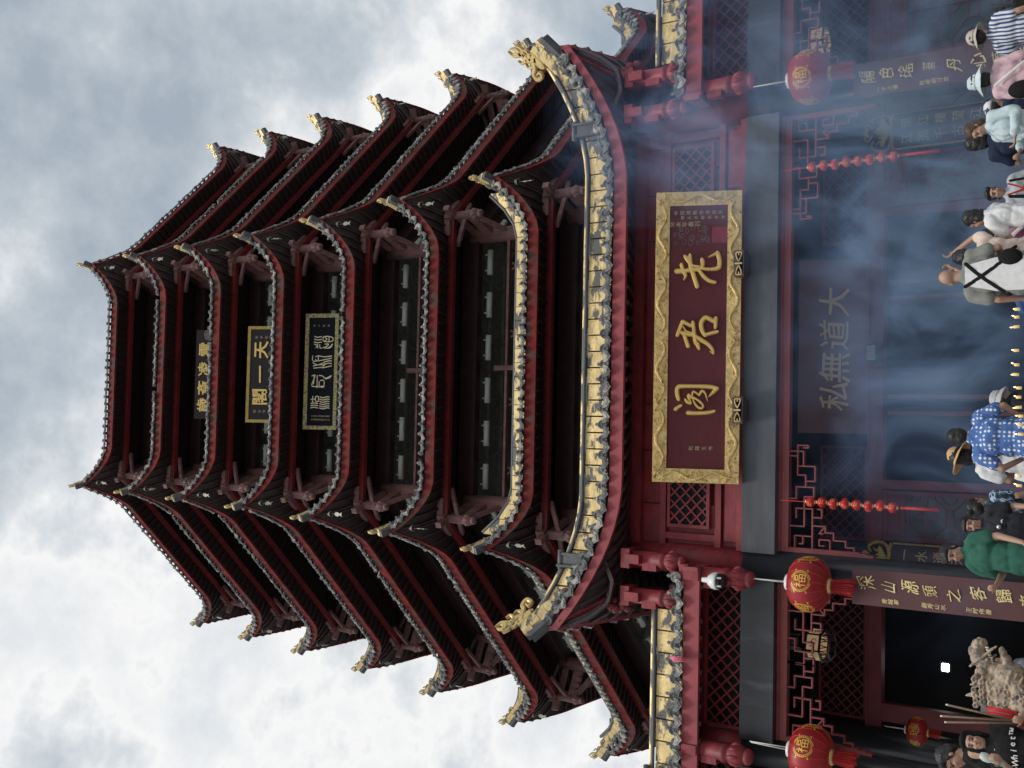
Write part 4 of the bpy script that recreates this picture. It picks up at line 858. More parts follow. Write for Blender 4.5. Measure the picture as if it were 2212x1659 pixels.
# running-script couplet boards on the gate columns
def board(label, x, Y, z1, txt, small, seed, mirror):
    t = thing('couplet_board', label, 'board', (x, Y, z1), group='couplet boards on the gate columns')
    L_ = 3.0; wd = .50; c = MB(); c.box2((-wd / 2, -.02, -L_), (wd / 2, .03, 0)); obj('board', c, M['board_brown'], t)
    rg = random.Random(seed); y = -.20
    for ch in txt:
        c = MB()
        s_ = rg.uniform(.19, .26); dx = rg.uniform(-.03, .03) + mirror * .03
        glyph(c, ch, s_, lambda a, b, k: Vector((dx + a, -.022 - k, y + b)), .012, bold=rg.uniform(-.010, .004), shear=rg.uniform(.10, .42), rot=rg.uniform(.05, .28), sx=rg.uniform(.65, .95), wob=.045); y -= rg.uniform(.26, .33)
        obj('character', c, M['gold_cream'], t)
    for s_, y0 in small:
        c = MB()
        for i, ch in enumerate(s_): glyph(c, ch, .075, lambda a, b, k: Vector((-mirror * .17 + a, -.022 - k, y0 - .08 * i + b)), .006, bold=.004, shear=.2, wob=.04)
        obj('signature', c, M['gold_cream'], t)
    return t
bl = at(1842, 1265, -14.82); br = at(1845, 178, -14.82)
board('brown couplet board in gold running script on the left column of the middle bay', bl.x, -14.82, bl.z, '深山源頭之客歸来寻', [('青城翠', -.45), ('錦秀山水', -.98), ('王时伟書', -1.55)], 2, 1)
board('brown couplet board in gold running script on the right column behind drifting smoke', br.x, -14.82, br.z, '陽色瑤華丹心萬里之春', [('一寸之春', -.35), ('杜甫朝日志', -.95)], 5, 1)
# curved boards on the inner columns, with gilded crests
def curved(label, x, z1, cols, seed):
    t = thing('curved_couplet', label, 'board', (x, YH - .1, z1), group='curved boards on the inner columns')
    r = .34; n = 14; a0 = R(62); c = MB(); L_ = 2.6
    P = lambda a, z, rr=r: Vector((rr * sin(a), -rr * cos(a), z))
    c.grid([[P(lerp(-a0, a0, i / n), 0), P(lerp(-a0, a0, i / n), -L_)] for i in range(n + 1)]); c.grid([[P(lerp(-a0, a0, i / n), 0, r - .03), P(lerp(-a0, a0, i / n), -L_, r - .03)] for i in range(n + 1)]); obj('board', c, M['board_dark'], t)
    c = MB()
    for s_ in (-1, 1):
        c.grid([[P(s_ * a0, 0, r + .012), P(s_ * a0, -L_, r + .012)], [P(s_ * (a0 - .16), 0, r + .02), P(s_ * (a0 - .16), -L_, r + .02)]], smooth=False)
        for k in range(40): c.tube([P(s_ * (a0 - .02), -k * .065, r + .02), P(s_ * (a0 - .14), -k * .065 - .04, r + .03)], .008, 4)
    obj('edge', c, M['gold_carved'], t)
    c = MB(); rg = random.Random(seed); PF = lambda u, v, k: P(u / r, v, r + .005 + k)
    def S(pts, w_): c.stroke(pts, w_, PF, .035)
    for s_ in (-1, 1):      # scrolls and a lotus
        S([(s_ * .02, .02), (s_ * .20, .05), (s_ * .32, .14), (s_ * .34, .28), (s_ * .24, .38), (s_ * .15, .33)], [.05, .05, .05, .05, .045, .03]); S([(s_ * .1, .02), (s_ * .32, .03)], .05)
        for q in range(4): S([(s_ * .02, .06), (s_ * (.05 + .05 * q), .13 + .02 * q), (s_ * (.04 + .06 * q), .27 - .035 * q)], [.06, .08, .02])
        S([(s_ * .06, .34), (s_ * .14, .42), (s_ * .08, .48)], [.04, .05, .03]); S([(s_ * .24, .2), (s_ * .16, .22), (s_ * .2, .28)], .03)
    S([(0, .05), (0, .18), (0, .33)], [.05, .09, .02]); S([(-.07, .42), (0, .47), (.07, .42)], [.05, .09, .05]); obj('crest', c, M['gold_antique'], t)
    for u, txt in cols:
        for i, ch in enumerate(txt):
            c = MB(); glyph(c, ch, .20, lambda a, b, k: PF(u + a, -.22 - i * .275 + b, k), .008, bold=.003); obj('character', c, M['gold_faded'], t)
curved('curved dark couplet board with gilded crest on the left inner column', HC[2] , at(1925, 1200, YH - .4).z, ((.13, '一水通天際'), (-.12, '青山依旧在')), 1)
curved('curved dark couplet board with gilded crest on the right inner column, veiled by smoke', HC[3], at(1930, 290, YH - .4).z, ((.10, '望江樓望江流'), (-.16, '江流千古')), 2)

# ------------------------------------------------------------------ lanterns
def big_lantern(name, sc):
    t = thing(name, 'x', 'lantern'); n = 64
    prof = [(.10, .285), (.18, .272), (.27, .235), (.34, .17), (.38, .085), (.39, 0), (.38, -.085), (.34, -.17), (.27, -.235), (.18, -.272), (.10, -.285)]
    c = MB(); vs = []
    for r, z in prof:
        for k in range(n):
            rr = r * (1 - .018 * (1 - abs(cos(k / n * pi * 16)))); vs.append((rr * sc * cos(2 * pi * k / n), rr * sc * sin(2 * pi * k / n), z * sc))
    c.add(vs, [(i * n + k, i * n + (k + 1) % n, (i + 1) * n + (k + 1) % n, (i + 1) * n + k) for i in range(len(prof) - 1) for k in range(n)], True)
    body = obj('lantern_body', c, M['lantern_red'], t)
    c = MB()
    for k in range(16): c.tube([(r * 1.004 * sc * cos(2 * pi * k / 16), r * 1.004 * sc * sin(2 * pi * k / 16), z * sc) for r, z in prof], .004 * sc, 4, caps=False)
    obj('ribs', c, M['gold_thread'], body)
    c = MB()
    c.lathe([(.115 * sc, .275 * sc), (.12 * sc, .30 * sc), (.11 * sc, .335 * sc), (.0, .335 * sc)], n=16); obj('top_ring', c, M['white_enamel'], t)
    c = MB(); c.lathe([(.0, -.33 * sc), (.10 * sc, -.33 * sc), (.115 * sc, -.30 * sc), (.11 * sc, -.275 * sc)], n=16); obj('bottom_ring', c, M['gold'], t)
    c = MB(); rg = random.Random(1)
    for k in range(90):
        a = rg.uniform(0, 6.28); r = .10 * sc * sqrt(rg.random()); l_ = rg.uniform(.26, .33) * sc
        c.tube([(r * cos(a), r * sin(a), -.32 * sc), (r * 1.15 * cos(a), r * 1.15 * sin(a), -.32 * sc - l_ * .6), (r * 1.3 * cos(a) + rg.uniform(-.02, .02), r * 1.3 * sin(a), -.32 * sc - l_)], .006 * sc, 3, caps=False)
    obj('tassel', c, M['tassel_red'], t)
    c = MB()
    for s_ in (-1, 1): c.tube([(s_ * .09 * sc, 0, .33 * sc), (s_ * .03 * sc, 0, .9 * sc)], .008 * sc, 5)
    obj('cords', c, M['rope_white'], t)
    # golden medallions with the character for good fortune, wrapped on the silk
    for k in range(5):
        a0 = 2 * pi * k / 5; c = MB()
        def PF(u, v, w_):
            z = v * sc; rr = .39 * sqrt(max(0.02, 1 - (v / .30) ** 2)) if abs(v) < .3 else .1
            a = a0 + u / .39; return Vector((cos(a) * (rr * sc + .004 + w_), sin(a) * (rr * sc + .004 + w_), z))
        for r0, r1 in ((.142, .15), (.118, .124)):
            m = 40; c.grid([[PF(r0 * cos(2 * pi * i / m), .01 + r0 * sin(2 * pi * i / m), .002), PF(r1 * cos(2 * pi * i / m), .01 + r1 * sin(2 * pi * i / m), .002)] for i in range(m + 1)], smooth=False)
        for i in range(30):
            a = 2 * pi * i / 30; c.stroke([(.127 * cos(a), .01 + .127 * sin(a)), (.139 * cos(a + .1), .01 + .139 * sin(a + .1))], .009, PF, .002)
        for pts in ([(-.07, .075), (-.05, .06)], [(-.095, .04), (-.035, .04), (-.09, -.02)], [(-.062, .03), (-.062, -.085)], [(-.055, .01), (-.03, -.01)], [(.0, .085), (.09, .085)], [(.01, .065), (.08, .065), (.08, .03), (.01, .03), (.01, .065)], [(-.01, .005), (.10, .005), (.095, -.08), (-.005, -.08), (-.01, .005)], [(.045, .005), (.045, -.08)], [(0, -.038), (.095, -.038)]):
            for p, q in zip(pts, pts[1:]): c.stroke([(p[0] * .9, p[1] * .95 + .01), (q[0] * .9, q[1] * .95 + .01)], .013, PF, .003)
        for q in range(6):
            a = 2 * pi * q / 6 + .5; c.stroke([(.18 * cos(a) - .01, .17 * sin(a)), (.18 * cos(a) + .012, .17 * sin(a) + .005)], .02, PF, .002)
        obj('medallion', c, M['gold_print'], body)
    return t
L1 = big_lantern('round_lantern', 1.0)
def put(o, p, rz, label, group=None): o.location = p; o.rotation_euler = (0, 0, rz); tag(o, label, None, group)
GL = 'big red lanterns hung along the gate'
put(L1, at(1748, 1262, -15.05), -1.35, 'big red lantern with gold medallions left of the middle bay, above the left couplet board', GL)
L2 = copy_tree(L1); put(L2, at(1750, 167, -15.05), -1.85, 'big red lantern dulled by smoke, right of the middle bay above the right couplet board', GL)
L3 = copy_tree(L1); put(L3, at(1752, 1627, -15.05), -1.1, 'big red lantern at the left edge of the photograph, on the outermost left column', GL)
L4 = big_lantern('small_round_lantern', .56); put(L4, at(1981, 1580, -12.2), -1.2, 'small red and gold lantern hung deep in the left bay above the man with glasses')
# strings of little lanterns
def string(label, p0, p1, n):
    d = (p1 - p0) / (n - 1); t = thing('lantern_string', label, 'lantern string', p0, group='strings of little lanterns')
    c = MB(); r = .083
    c.lathe([(.028, .058), (.055, .048), (.076, .018), (.076, -.018), (.055, -.048), (.028, -.058)], n=16); b = c.mesh('little_lantern', M['lantern_bright'])
    c = MB()
    for s_ in (-1, 1): c.lathe([(.0, .058 * s_), (.026, .058 * s_), (.026, .076 * s_), (0, .076 * s_)], n=10)
    e = c.mesh('end_caps', M['gold_cream'])
    c = MB()
    for k in range(3):
        a0 = k * pi / 1.5; PF = lambda u, v, w_: Vector(((.077 + w_) * cos(a0 + u / .077), (.077 + w_) * sin(a0 + u / .077), v))
        for pts in ([(-.025, .03), (-.02, .0), (-.03, -.03)], [(0, .03), (.025, .025), (.025, 0), (0, 0), (0, -.03), (.025, -.03)]): c.stroke(pts, .0045, PF, .001)
    g_ = c.mesh('print', M['gold_print'])
    c = MB(); c.tube([(0, 0, .45), d * (n - 1) + Vector((0, 0, -.12))], .006, 5); obj('cord', c, M['tassel_red'], t)
    for i in range(n):
        o = obj('little_lantern', b, None, t); o.location = d * i + Vector((.006 * sin(i * 2.3), 0, 0)); o.rotation_euler = (.05 * sin(i * 1.7), .06 * cos(i * 2.9), i * .7)
        obj('end_caps', e, None, o); obj('print', g_, None, o)
    c = MB(); q = d * (n - 1)
    c.lathe([(0, -.10), (.02, -.12), (.025, -.15), (.015, -.17)], q, n=8); c.tube([q + Vector((0, 0, -.16)), q + Vector((.0, 0, -.62))], [.018, .026], 8); obj('tassel', c, M['tassel_red'], t)
string('string of eight little red lanterns hanging left of the doors', at(1751, 1084, -14.78), at(1928, 1096, -14.78), 8)
string('string of eight little red lanterns hanging right of the doors in smoke', at(1755, 361, -14.78), at(1931, 337, -14.78), 8)
# hexagonal palace lanterns
def palace(label, p, sc):
    t = thing('palace_lantern', label, 'lantern', p, .3, group='black palace lanterns under the ceiling')
    def hexr(r, z): return [Vector((r * sc * cos(k * pi / 3), r * sc * sin(k * pi / 3), z * sc)) for k in range(6)]
    c = MB()
    for r, z in ((.42, .12), (.42, -.24), (.24, .82), (.24, .32)):
        h = hexr(r, z)
        for k in range(6): c.beam(h[k], h[(k + 1) % 6], .05 * sc, .05 * sc)
    for r, za, zb in ((.42, -.24, .12), (.24, .32, .82)):
        for k in range(6): c.beam(hexr(r, za)[k], hexr(r, zb)[k], .04 * sc, .04 * sc)
    a, b = hexr(.42, .14), hexr(.24, .32)
    for k in range(6): c.add([a[k], a[(k + 1) % 6], b[(k + 1) % 6], b[k]], [(0, 1, 2, 3)])
    h, h2 = hexr(.40, -.26), hexr(.36, -.44)
    for k in range(6):
        c.beam(h2[k], h2[(k + 1) % 6], .03 * sc, .03 * sc)
        for g_ in range(6): c.beam(h[k].lerp(h[(k + 1) % 6], g_ / 5), h2[k].lerp(h2[(k + 1) % 6], (g_ + (1 if g_ % 2 else -1) * .6) / 5), .018 * sc, .018 * sc)
    c.tube([(0, 0, .82 * sc), (0, 0, 1.6 * sc)], .015, 6); obj('frame', c, M['black_wood'], t)
    for r, za, zb, nm in ((.41, -.22, .10, 'lower'), (.23, .34, .80, 'upper')):
        lo, hi = hexr(r, za), hexr(r, zb)
        for k in range(6):
            c = MB(); c.add([lo[k], lo[(k + 1) % 6], hi[(k + 1) % 6], hi[k]], [(0, 1, 2, 3)]); o = obj('panel', c, M['lamp_cream' if nm == 'lower' else 'lamp_dim'], t)
            c = MB(); m = (lo[k] + lo[(k + 1) % 6]) / 2; u_ = (lo[(k + 1) % 6] - lo[k]).normalized(); nrm = Vector((m.x, m.y, 0)).normalized()
            PF = lambda u, v, w_: m + u_ * u * sc + Vector((0, 0, (v + (zb - za) / 2) * sc)) + nrm * (.004 + w_)
            c.stroke([(-.1, .06), (-.04, .0), (.03, .04), (.1, -.02)], .02, PF, .002); c.stroke([(-.02, -.08), (.02, .02), (.0, .1)], .014, PF, .002); c.stroke([(.05, -.09), (.1, -.05)], .02, PF, .002); obj('painting', c, M['black_wood'], o)
palace('black hexagonal palace lantern with cream panels hung in the left bay', at(1760, 1392, -13.0), .62)
palace('black hexagonal palace lantern hung in the right bay, faint in the smoke', at(1768, 92, -13.0), .62)

# ------------------------------------------------------------------ small fittings
p = at(1547, 1255, -15.3)
t = thing('security_camera', 'white dome security camera on a bracket beside the left lotus post', 'camera', p)
c = MB(); c.lathe([(.0, .23), (.035, .22), (.04, .14), (.07, .12), (.115, .06), (.13, 0), (.13, -.03), (.115, -.035)], n=20); c.tube([(0, 0, .2), (0, .12, .22), (0, .3, .22)], .03, 8); obj('housing', c, M['white_enamel'], t)
c = MB(); c.lathe([(.113, -.036), (.112, -.10), (.10, -.135), (.07, -.15), (0, -.15)], n=20); obj('dome', c, M['black_plastic'], t)
c = MB(); c.lathe([(.0, .02), (.034, .015), (.036, 0)], (0, -.10, -.085), (0, -1, -.2), 14); obj('lens', c, M['glass_dark'], t)
c = MB()
for s_ in (-1, 1): c.box((s_ * .06, -.098, -.085), (.022, .012, .07))
obj('infrared_strip', c, M['lamp_grey'], t)
p = at(1886, 762, -11.55); t = thing('flood_light', 'square flood light on the inner door lintel below the brown plaque', 'lamp', p)
Mf = Matrix.Rotation(R(-30), 3, 'X'); c = MB(); c.box((0, .05, 0), (.30, .10, .24), Mf); c.box((-.17, .08, -.02), (.02, .04, .2)); c.box((.17, .08, -.02), (.02, .04, .2)); c.box((0, .12, -.12), (.36, .04, .03)); obj('housing', c, M['black_plastic'], t)
c = MB(); c.box(Mf @ Vector((0, -.054, 0)), (.26, .006, .2), Mf); o = obj('glass', c, M['lamp_grey'], t)
c = MB(); c.box(Mf @ Vector((0, -.059, 0)), (.012, .004, .16), Mf); obj('seam', c, M['white_enamel'], o)
p = at(2042, 1442, -9.6); t = thing('work_lamp', 'bright white lamp shining inside the dark left doorway', 'lamp', p)
c = MB(); c.box((0, .04, 0), (.2, .06, .2)); c.tube([(0, .06, 0), (0, .3, .0)], .02, 6); obj('housing', c, M['black_plastic'], t)
c = MB(); c.prism([(-.055, -.065), (.055, -.065), (.07, -.05), (.07, .05), (.055, .065), (-.055, .065), (-.07, .05), (-.07, -.05)], lambda u, v, k: Vector((u, .008 - k, v)), .012); obj('diffuser', c, M['lamp_white'], t)
p = at(1462, 1422, -15.32); c = MB(); rg = random.Random(8)
for k in range(7): c.tube([(rg.uniform(-.01, .01), 0, .11), (rg.uniform(-.05, .03), -.02, .02), (rg.uniform(-.06, .05), -.03, -.05), (rg.uniform(-.1, .1), -.02, -rg.uniform(.1, .2))], [.012, .012, .01, .004], 4)
tag(obj('ribbon', c, M['ribbon_pink'], loc=p), 'frayed pink ribbon tied to the tiles of the left side roof', 'ribbon')
# wind bells with fish clappers at the eave corners
bell = MB(); bell.lathe([(.0, .0), (.045, -.01), (.055, -.06), (.07, -.15), (.085, -.19), (.075, -.19), (.06, -.15)], n=12); bell.tube([(0, 0, .14), (0, 0, 0)], .012, 5); bell = bell.mesh('bell', M['bell_bronze'])
fish = MB(); fish.tube([(0, 0, -.15), (0, 0, -.3)], .006, 4); fish.prism([(0, 0), (.05, -.05), (.055, -.13), (.02, -.2), (.06, -.27), (0, -.25), (-.06, -.27), (-.02, -.2), (-.055, -.13), (-.05, -.05)], lambda u, v, k: Vector((u, k - .008, v - .3)), .016); fish = fish.mesh('fish', M['bell_bronze'])
nth = ['topmost', 'second', 'third', 'fourth', 'fifth', 'sixth', 'lowest']; face = {7: 'left front', 0: 'right front', 1: 'far right', 6: 'far left'}
for ti, k, base, rd in corners:
    if k not in face: continue
    t = thing('wind_bell', 'wind bell with a fish clapper under the %s corner of the %s eave' % (face[k], nth[ti]), 'bell', base - rd * .28 + Vector((0, 0, -.2)), rng.uniform(0, 3), group='wind bells under the eave corners')
    obj('bell', bell, None, t); obj('fish', fish, None, t)
# ------------------------------------------------------------------ people
def fl(Y):
    if Y > -15.9: return FLOOR
    if Y > -16.2: return 2.95
    if Y > -18.36: return 2.6
    i = int((Y + 27.6) / .42); return max(0.0, 2.6 * (i + 1) / 22)
def cap_(mb, p, q, r1, r2, n=10):
    p, q = Vector(p), Vector(q); L_ = (q - p).length; prof = []
    for i in range(5): a = -pi / 2 + pi / 2 * i / 4; prof.append((max(0, r1 * cos(a)), r1 * sin(a)))
    for i in range(5): a = pi / 2 * i / 4; prof.append((max(0, r2 * cos(a)), L_ + r2 * sin(a)))
    mb.lathe(prof, p, (q - p) if L_ > 1e-5 else (0, 0, 1), n)
def ell(mb, c, r, Mx=None, n=14):
    c = Vector(c); vs = []; m = 9
    for i in range(m + 1):
        a = -pi / 2 + pi * i / m
        for k in range(n):
            p = Vector((r[0] * cos(a) * cos(2 * pi * k / n), r[1] * cos(a) * sin(2 * pi * k / n), r[2] * sin(a))); vs.append(c + (Mx @ p if Mx else p))
    mb.add(vs, [(i * n + k, i * n + (k + 1) % n, (i + 1) * n + (k + 1) % n, (i + 1) * n + k) for i in range(m) for k in range(n)], True)
def fuse(name, mb, material, voxel=.011, smooth=3, fold=0.0, fs=9.0, seed=0, stretch=1.0):
    """melt overlapping closed shapes into one continuous skin"""
    me = mb.mesh(name, material); o = bpy.data.objects.new('fuse', me); COL.objects.link(o)
    m = o.modifiers.new('r', 'REMESH'); m.mode = 'VOXEL'; m.voxel_size = voxel; m.use_smooth_shade = True
    if smooth: s = o.modifiers.new('s', 'SMOOTH'); s.factor = .5; s.iterations = smooth
    bpy.context.view_layer.update()
    r = bpy.data.meshes.new_from_object(o.evaluated_get(bpy.context.evaluated_depsgraph_get()))
    bpy.data.objects.remove(o); bpy.data.meshes.remove(me); r.name = name
    if fold:
        sv = Vector((seed * 3.1, seed * 1.7, seed))
        cs = [v.co.copy() for v in r.vertices]; ns = [v.normal.copy() for v in r.vertices]
        for v, c, n in zip(r.vertices, cs, ns):
            q = Vector((c.x * fs, c.y * fs, c.z * fs * stretch)) + sv
            v.co = c + n * (fold * max(-.15, abs(noise.noise(q)) * 2.2 - .35 + .5 * noise.noise(q * 2.3)))
    r.materials.clear(); r.materials.append(material)
    r.polygons.foreach_set('use_smooth', [True] * len(r.polygons))
    return r
ARM = {'down': ((.235, .03, 1.13), (.25, -.07, .89)), 'bent': ((.25, .02, 1.13), (.16, -.26, 1.13)), 'phone': ((.25, -.10, 1.17), (.13, -.30, 1.36)), 'pray': ((.24, -.14, 1.20), (.05, -.30, 1.40)),
       'up': ((.24, -.16, 1.52), (.10, -.22, 1.74)), 'hip': ((.30, .02, 1.16), (.20, -.16, .98)), 'hold': ((.24, -.06, 1.15), (.10, -.30, 1.24))}
def person(label, px, Y, rz, shirt, sleeve='short', pants='cloth_dark', hair='hair_black', hairdo='short', skin='skin', arms=('down', 'down'), lean=(0, 0), turn=0, nod=0, build=1.0, hat=None, face=False, group=None, sink=0, hgt=None, sh_fold=.012, glasses=False, bald=False, wrist=(None, None), tilt=0):
    top = at(px[0], px[1], Y); fz = fl(Y); h = top.z - fz - (.03 if hat else 0); s = h / 1.7
    t = thing('person', label, 'person', (top.x - lean[0] * .7 * (cos(rz)) * 0, Y, fz), rz, group); 
    seed = int(abs(px[0] * 7 + px[1])) % 97; rg = random.Random(seed)
    inv = Matrix.Rotation(-rz, 3, 'Z'); org = Vector((top.x, Y, fz))
    def X(p, on=True):           # lean the trunk
        p = Vector(p)
        if on and p.z > .93: k = (p.z - .93) / .67; p = p + Vector((lean[0] * k, lean[1] * k, -.10 * k * (lean[0] ** 2 + lean[1] ** 2)))
        return p * s
    B = build
    HC_ = X((0, -.01, 1.585)); HM = Matrix.Rotation(turn, 3, 'Z') @ Matrix.Rotation(nod, 3, 'X') @ Matrix.Rotation(tilt, 3, 'Y')
    H = lambda x, y, z: HC_ + HM @ (Vector((x, y, z)) * s)
    # -- body, one skin
    b = MB(); hands = []
    ell(b, X((0, 0, .95)), (.155 * B * s, .11 * B * s, .13 * s)); ell(b, X((0, -.005 * B, 1.10)), (.135 * B * s, .10 * B * s, .16 * s)); ell(b, X((0, 0, 1.27)), (.16 * B * s, .105 * B * s, .17 * s))
    cap_(b, X((-.13 * B, .01, 1.385)), X((.13 * B, .01, 1.385)), .052 * s, .052 * s); cap_(b, X((0, .015, 1.38)), H(0, .02, -.05), .058 * s, .052 * s)
    for sd in (-1, 1):
        cap_(b, X((sd * .085, 0, .92)), X((sd * .10, -.01, .50)), .08 * B * s, .056 * s); cap_(b, X((sd * .10, -.01, .50)), X((sd * .105, .02, .09)), .054 * s, .036 * s); cap_(b, X((sd * .105, .03, .045)), X((sd * .12, -.14, .03)), .042 * s, .034 * s)
    sh, el, wr = {}, {}, {}
    for i, sd in ((0, -1), (1, 1)):
        E0, W0 = ARM[arms[i]]; sh[sd] = X((sd * .175 * B, .01, 1.375)); el[sd] = X((sd * E0[0] * (.5 + .5 * B), E0[1], E0[2])); wr[sd] = X((sd * W0[0], W0[1], W0[2]))
        if wrist[i] is not None:
            wr[sd] = inv @ (Vector(wrist[i]) - org); mid = (sh[sd] + wr[sd]) / 2; d = wr[sd] - sh[sd]; L1_ = .285 * s; hh = sqrt(max(.0, L1_ ** 2 - (d.length / 2) ** 2)); q = Vector((sd * .6, .2, -1)); q = (q - d * q.dot(d) / d.length_squared).normalized(); el[sd] = mid + q * hh
        cap_(b, sh[sd], el[sd], .048 * B * s, .038 * s); cap_(b, el[sd], wr[sd], .038 * s, .026 * s)
        # hand: palm, four curled fingers of different length, thumb from the side of the palm
        f = (wr[sd] - el[sd]).normalized(); side = f.cross(Vector((0, 0, 1)));
        if side.length < .2: side = f.cross(Vector((0, 1, 0)))
        side.normalize(); pn = side.cross(f).normalized() * (1 if arms[i] != 'down' else -1)
        if arms[i] == 'down' and wrist[i] is None: side = Vector((0, -1, 0)); pn = Vector((-sd, 0, 0))
        pc = wr[sd] + f * .05 * s
        for k in (-1, -.33, .33, 1): cap_(b, wr[sd] + side * k * .012 * s, wr[sd] + f * .085 * s + side * k * .028 * s, .014 * s, .0115 * s, 8)
        cl = .6 if arms[i] != 'down' else .35
        for k, ln in ((-1, .060), (-.33, .075), (.33, .080), (1, .070)):
            k0 = wr[sd] + f * .088 * s + side * k * .028 * s; k1 = k0 + (f * cos(cl) + pn * sin(cl)) * ln * .5 * s; k2 = k1 + (f * cos(cl * 2.4) + pn * sin(cl * 2.4)) * ln * .5 * s
            cap_(b, k0, k1, .0105 * s, .0095 * s, 8); cap_(b, k1, k2, .0095 * s, .008 * s, 8)
        sgn = 1; k0 = wr[sd] + f * .025 * s + side * sgn * .022 * s; k1 = k0 + (f * .7 + side * sgn * .7 + pn * .3) * .045 * s; cap_(b, k0, k1, .0135 * s, .011 * s, 8); cap_(b, k1, k1 + (f * .85 + side * sgn * .2 + pn * .4) * .035 * s, .011 * s, .0085 * s, 8)
    # -- head
    ell(b, H(0, .012, .03), (.075 * s, .093 * s, .085 * s), HM); ell(b, H(0, -.02, -.035), (.060 * s, .070 * s, .078 * s), HM); ell(b, H(0, -.055, -.085), (.030 * s, .028 * s, .026 * s), HM); ell(b, H(0, -.06, .03), (.058 * s, .03 * s, .035 * s), HM)
    for sd in (-1, 1): ell(b, H(sd * .076, .012, -.012), (.011 * s, .018 * s, .030 * s), HM, 8); ell(b, H(sd * .036, -.066, -.028), (.022 * s, .02 * s, .02 * s), HM, 8); ell(b, H(sd * .032, -.076, .022), (.022 * s, .012 * s, .009 * s), HM, 8)
    cap_(b, H(0, -.083, .012), H(0, -.103, -.030), .009 * s, .014 * s, 8); ell(b, H(0, -.092, -.033), (.019 * s, .013 * s, .011 * s), HM, 8)
    ell(b, H(0, -.083, -.062), (.022 * s, .011 * s, .006 * s), HM, 8); ell(b, H(0, -.081, -.071), (.019 * s, .012 * s, .007 * s), HM, 8)
    body = obj('body', fuse('body', b, M[skin], .0085 if face else .0105, 2), M[skin], t)
    if face:
        for sd in (-1, 1):
            c = MB(); ell(c, H(sd * .031, -.0795, .003), (.0155 * s, .007 * s, .0065 * s), HM, 10); e_ = obj('eye', c, M['eye_dark'], t)
            c = MB(); c.tube([H(sd * .013, -.089, .024), H(sd * .03, -.090, .031), H(sd * .05, -.081, .025)], [.003 * s, .0045 * s, .002 * s], 5); obj('eyebrow', c, M[hair if not bald else 'hair_black'], t)
        c = MB(); c.tube([H(-.022, -.0885, -.066), H(0, -.0945, -.0655), H(.022, -.0885, -.066)], [.002 * s, .0045 * s, .002 * s], 6); obj('lips', c, M['lips'], t)
    if glasses:
        c = MB()
        for sd in (-1, 1):
            c.tube([H(sd * .032 + .021 * cos(a), -.098, .004 + .017 * sin(a)) for a in [i * pi / 6 for i in range(12)]], .0016 * s, 5, closed=True); c.tube([H(sd * .053, -.097, .008), H(sd * .078, -.03, .008), H(sd * .08, .02, .004)], .0018 * s, 5)
        c.tube([H(-.011, -.1, .008), H(.011, -.1, .008)], .0016 * s, 5); obj('glasses', c, M['black_plastic'], t)
    if not bald:
        c = MB(); ell(c, H(0, .022, .055), (.083 * s, .098 * s, .078 * s), HM); ell(c, H(0, .055, .0), (.080 * s, .064 * s, .085 * s), HM)
        for sd in (-1, 1): ell(c, H(sd * .066, .018, .012), (.020 * s, .045 * s, .052 * s), HM, 8)
        if hairdo in ('short', 'fringe'):
            for k in range(7): ell(c, H(-.06 + .02 * k, -.060 - .012 * (1 - abs(k - 3) / 3), .088 - (.02 if hairdo == 'fringe' else 0)), (.02 * s, .024 * s, .026 * s), HM, 8)
        if hairdo == 'long': ell(c, H(0, .055, -.10), (.088 * s, .055 * s, .15 * s), HM); [ell(c, H(sd * .072, .02, -.08), (.025 * s, .045 * s, .12 * s), HM, 8) for sd in (-1, 1)]
        if hairdo == 'bob': ell(c, H(0, .045, -.055), (.092 * s, .06 * s, .085 * s), HM)
        if hairdo == 'bun': ell(c, H(0, .12, .075), (.042 * s, .04 * s, .04 * s), HM, 8)
        obj('hair', fuse('hair', c, M[hair], .010, 1, .007 * s, 38, seed, .5), M[hair], t)
    # -- clothes: a shell a little larger than the body
    e = .022 * s; c = MB()
    ell(c, X((0, 0, .95)), (.165 * B * s + e, .115 * B * s + e, .15 * s)); ell(c, X((0, -.005 * B, 1.10)), (.150 * B * s + e, .108 * B * s + e, .18 * s)); ell(c, X((0, 0, 1.26)), (.163 * B * s + e, .108 * B * s + e, .165 * s))
    cap_(c, X((-.13 * B, .01, 1.385)), X((.13 * B, .01, 1.385)), .054 * s + e, .054 * s + e); cap_(c, X((0, .015, 1.36)), X((0, .014, 1.445)), .095 * s, .070 * s)
    c.lathe([(.16 * B * s + e, .82 * s), (.17 * B * s + e, .95 * s)], X((0, 0, 0)) , (0, 0, 1), 18, sx=.72)
    for sd in (-1, 1):
        if sleeve == 'none': continue
        k = .62 if sleeve == 'short' else 1.0
        m = sh[sd].lerp(el[sd], k); cap_(c, sh[sd], m, .056 * B * s + e * .5, (.058 if sleeve == 'short' else .045) * s + e * .6)
        if sleeve == 'long': cap_(c, el[sd], el[sd].lerp(wr[sd], .86), .045 * s + e * .5, .032 * s + e * .6)
    top_o = obj('shirt', fuse('shirt', c, M[shirt], .011, 2, sh_fold * 1.25 * s, 9 / s, seed, .5), M[shirt], t)
    c = MB(); ell(c, X((0, 0, .92)), (.162 * B * s + e * .5, .112 * B * s + e * .5, .13 * s))
    for sd in (-1, 1): cap_(c, X((sd * .088, 0, .90)), X((sd * .10, -.01, .50)), .092 * B * s, .072 * s); cap_(c, X((sd * .10, -.01, .50)), X((sd * .105, .02, .12)), .070 * s, .058 * s)
    obj('trousers', fuse('trousers', c, M[pants], .016, 2, .010 * s, 9, seed + 1), M[pants], t)
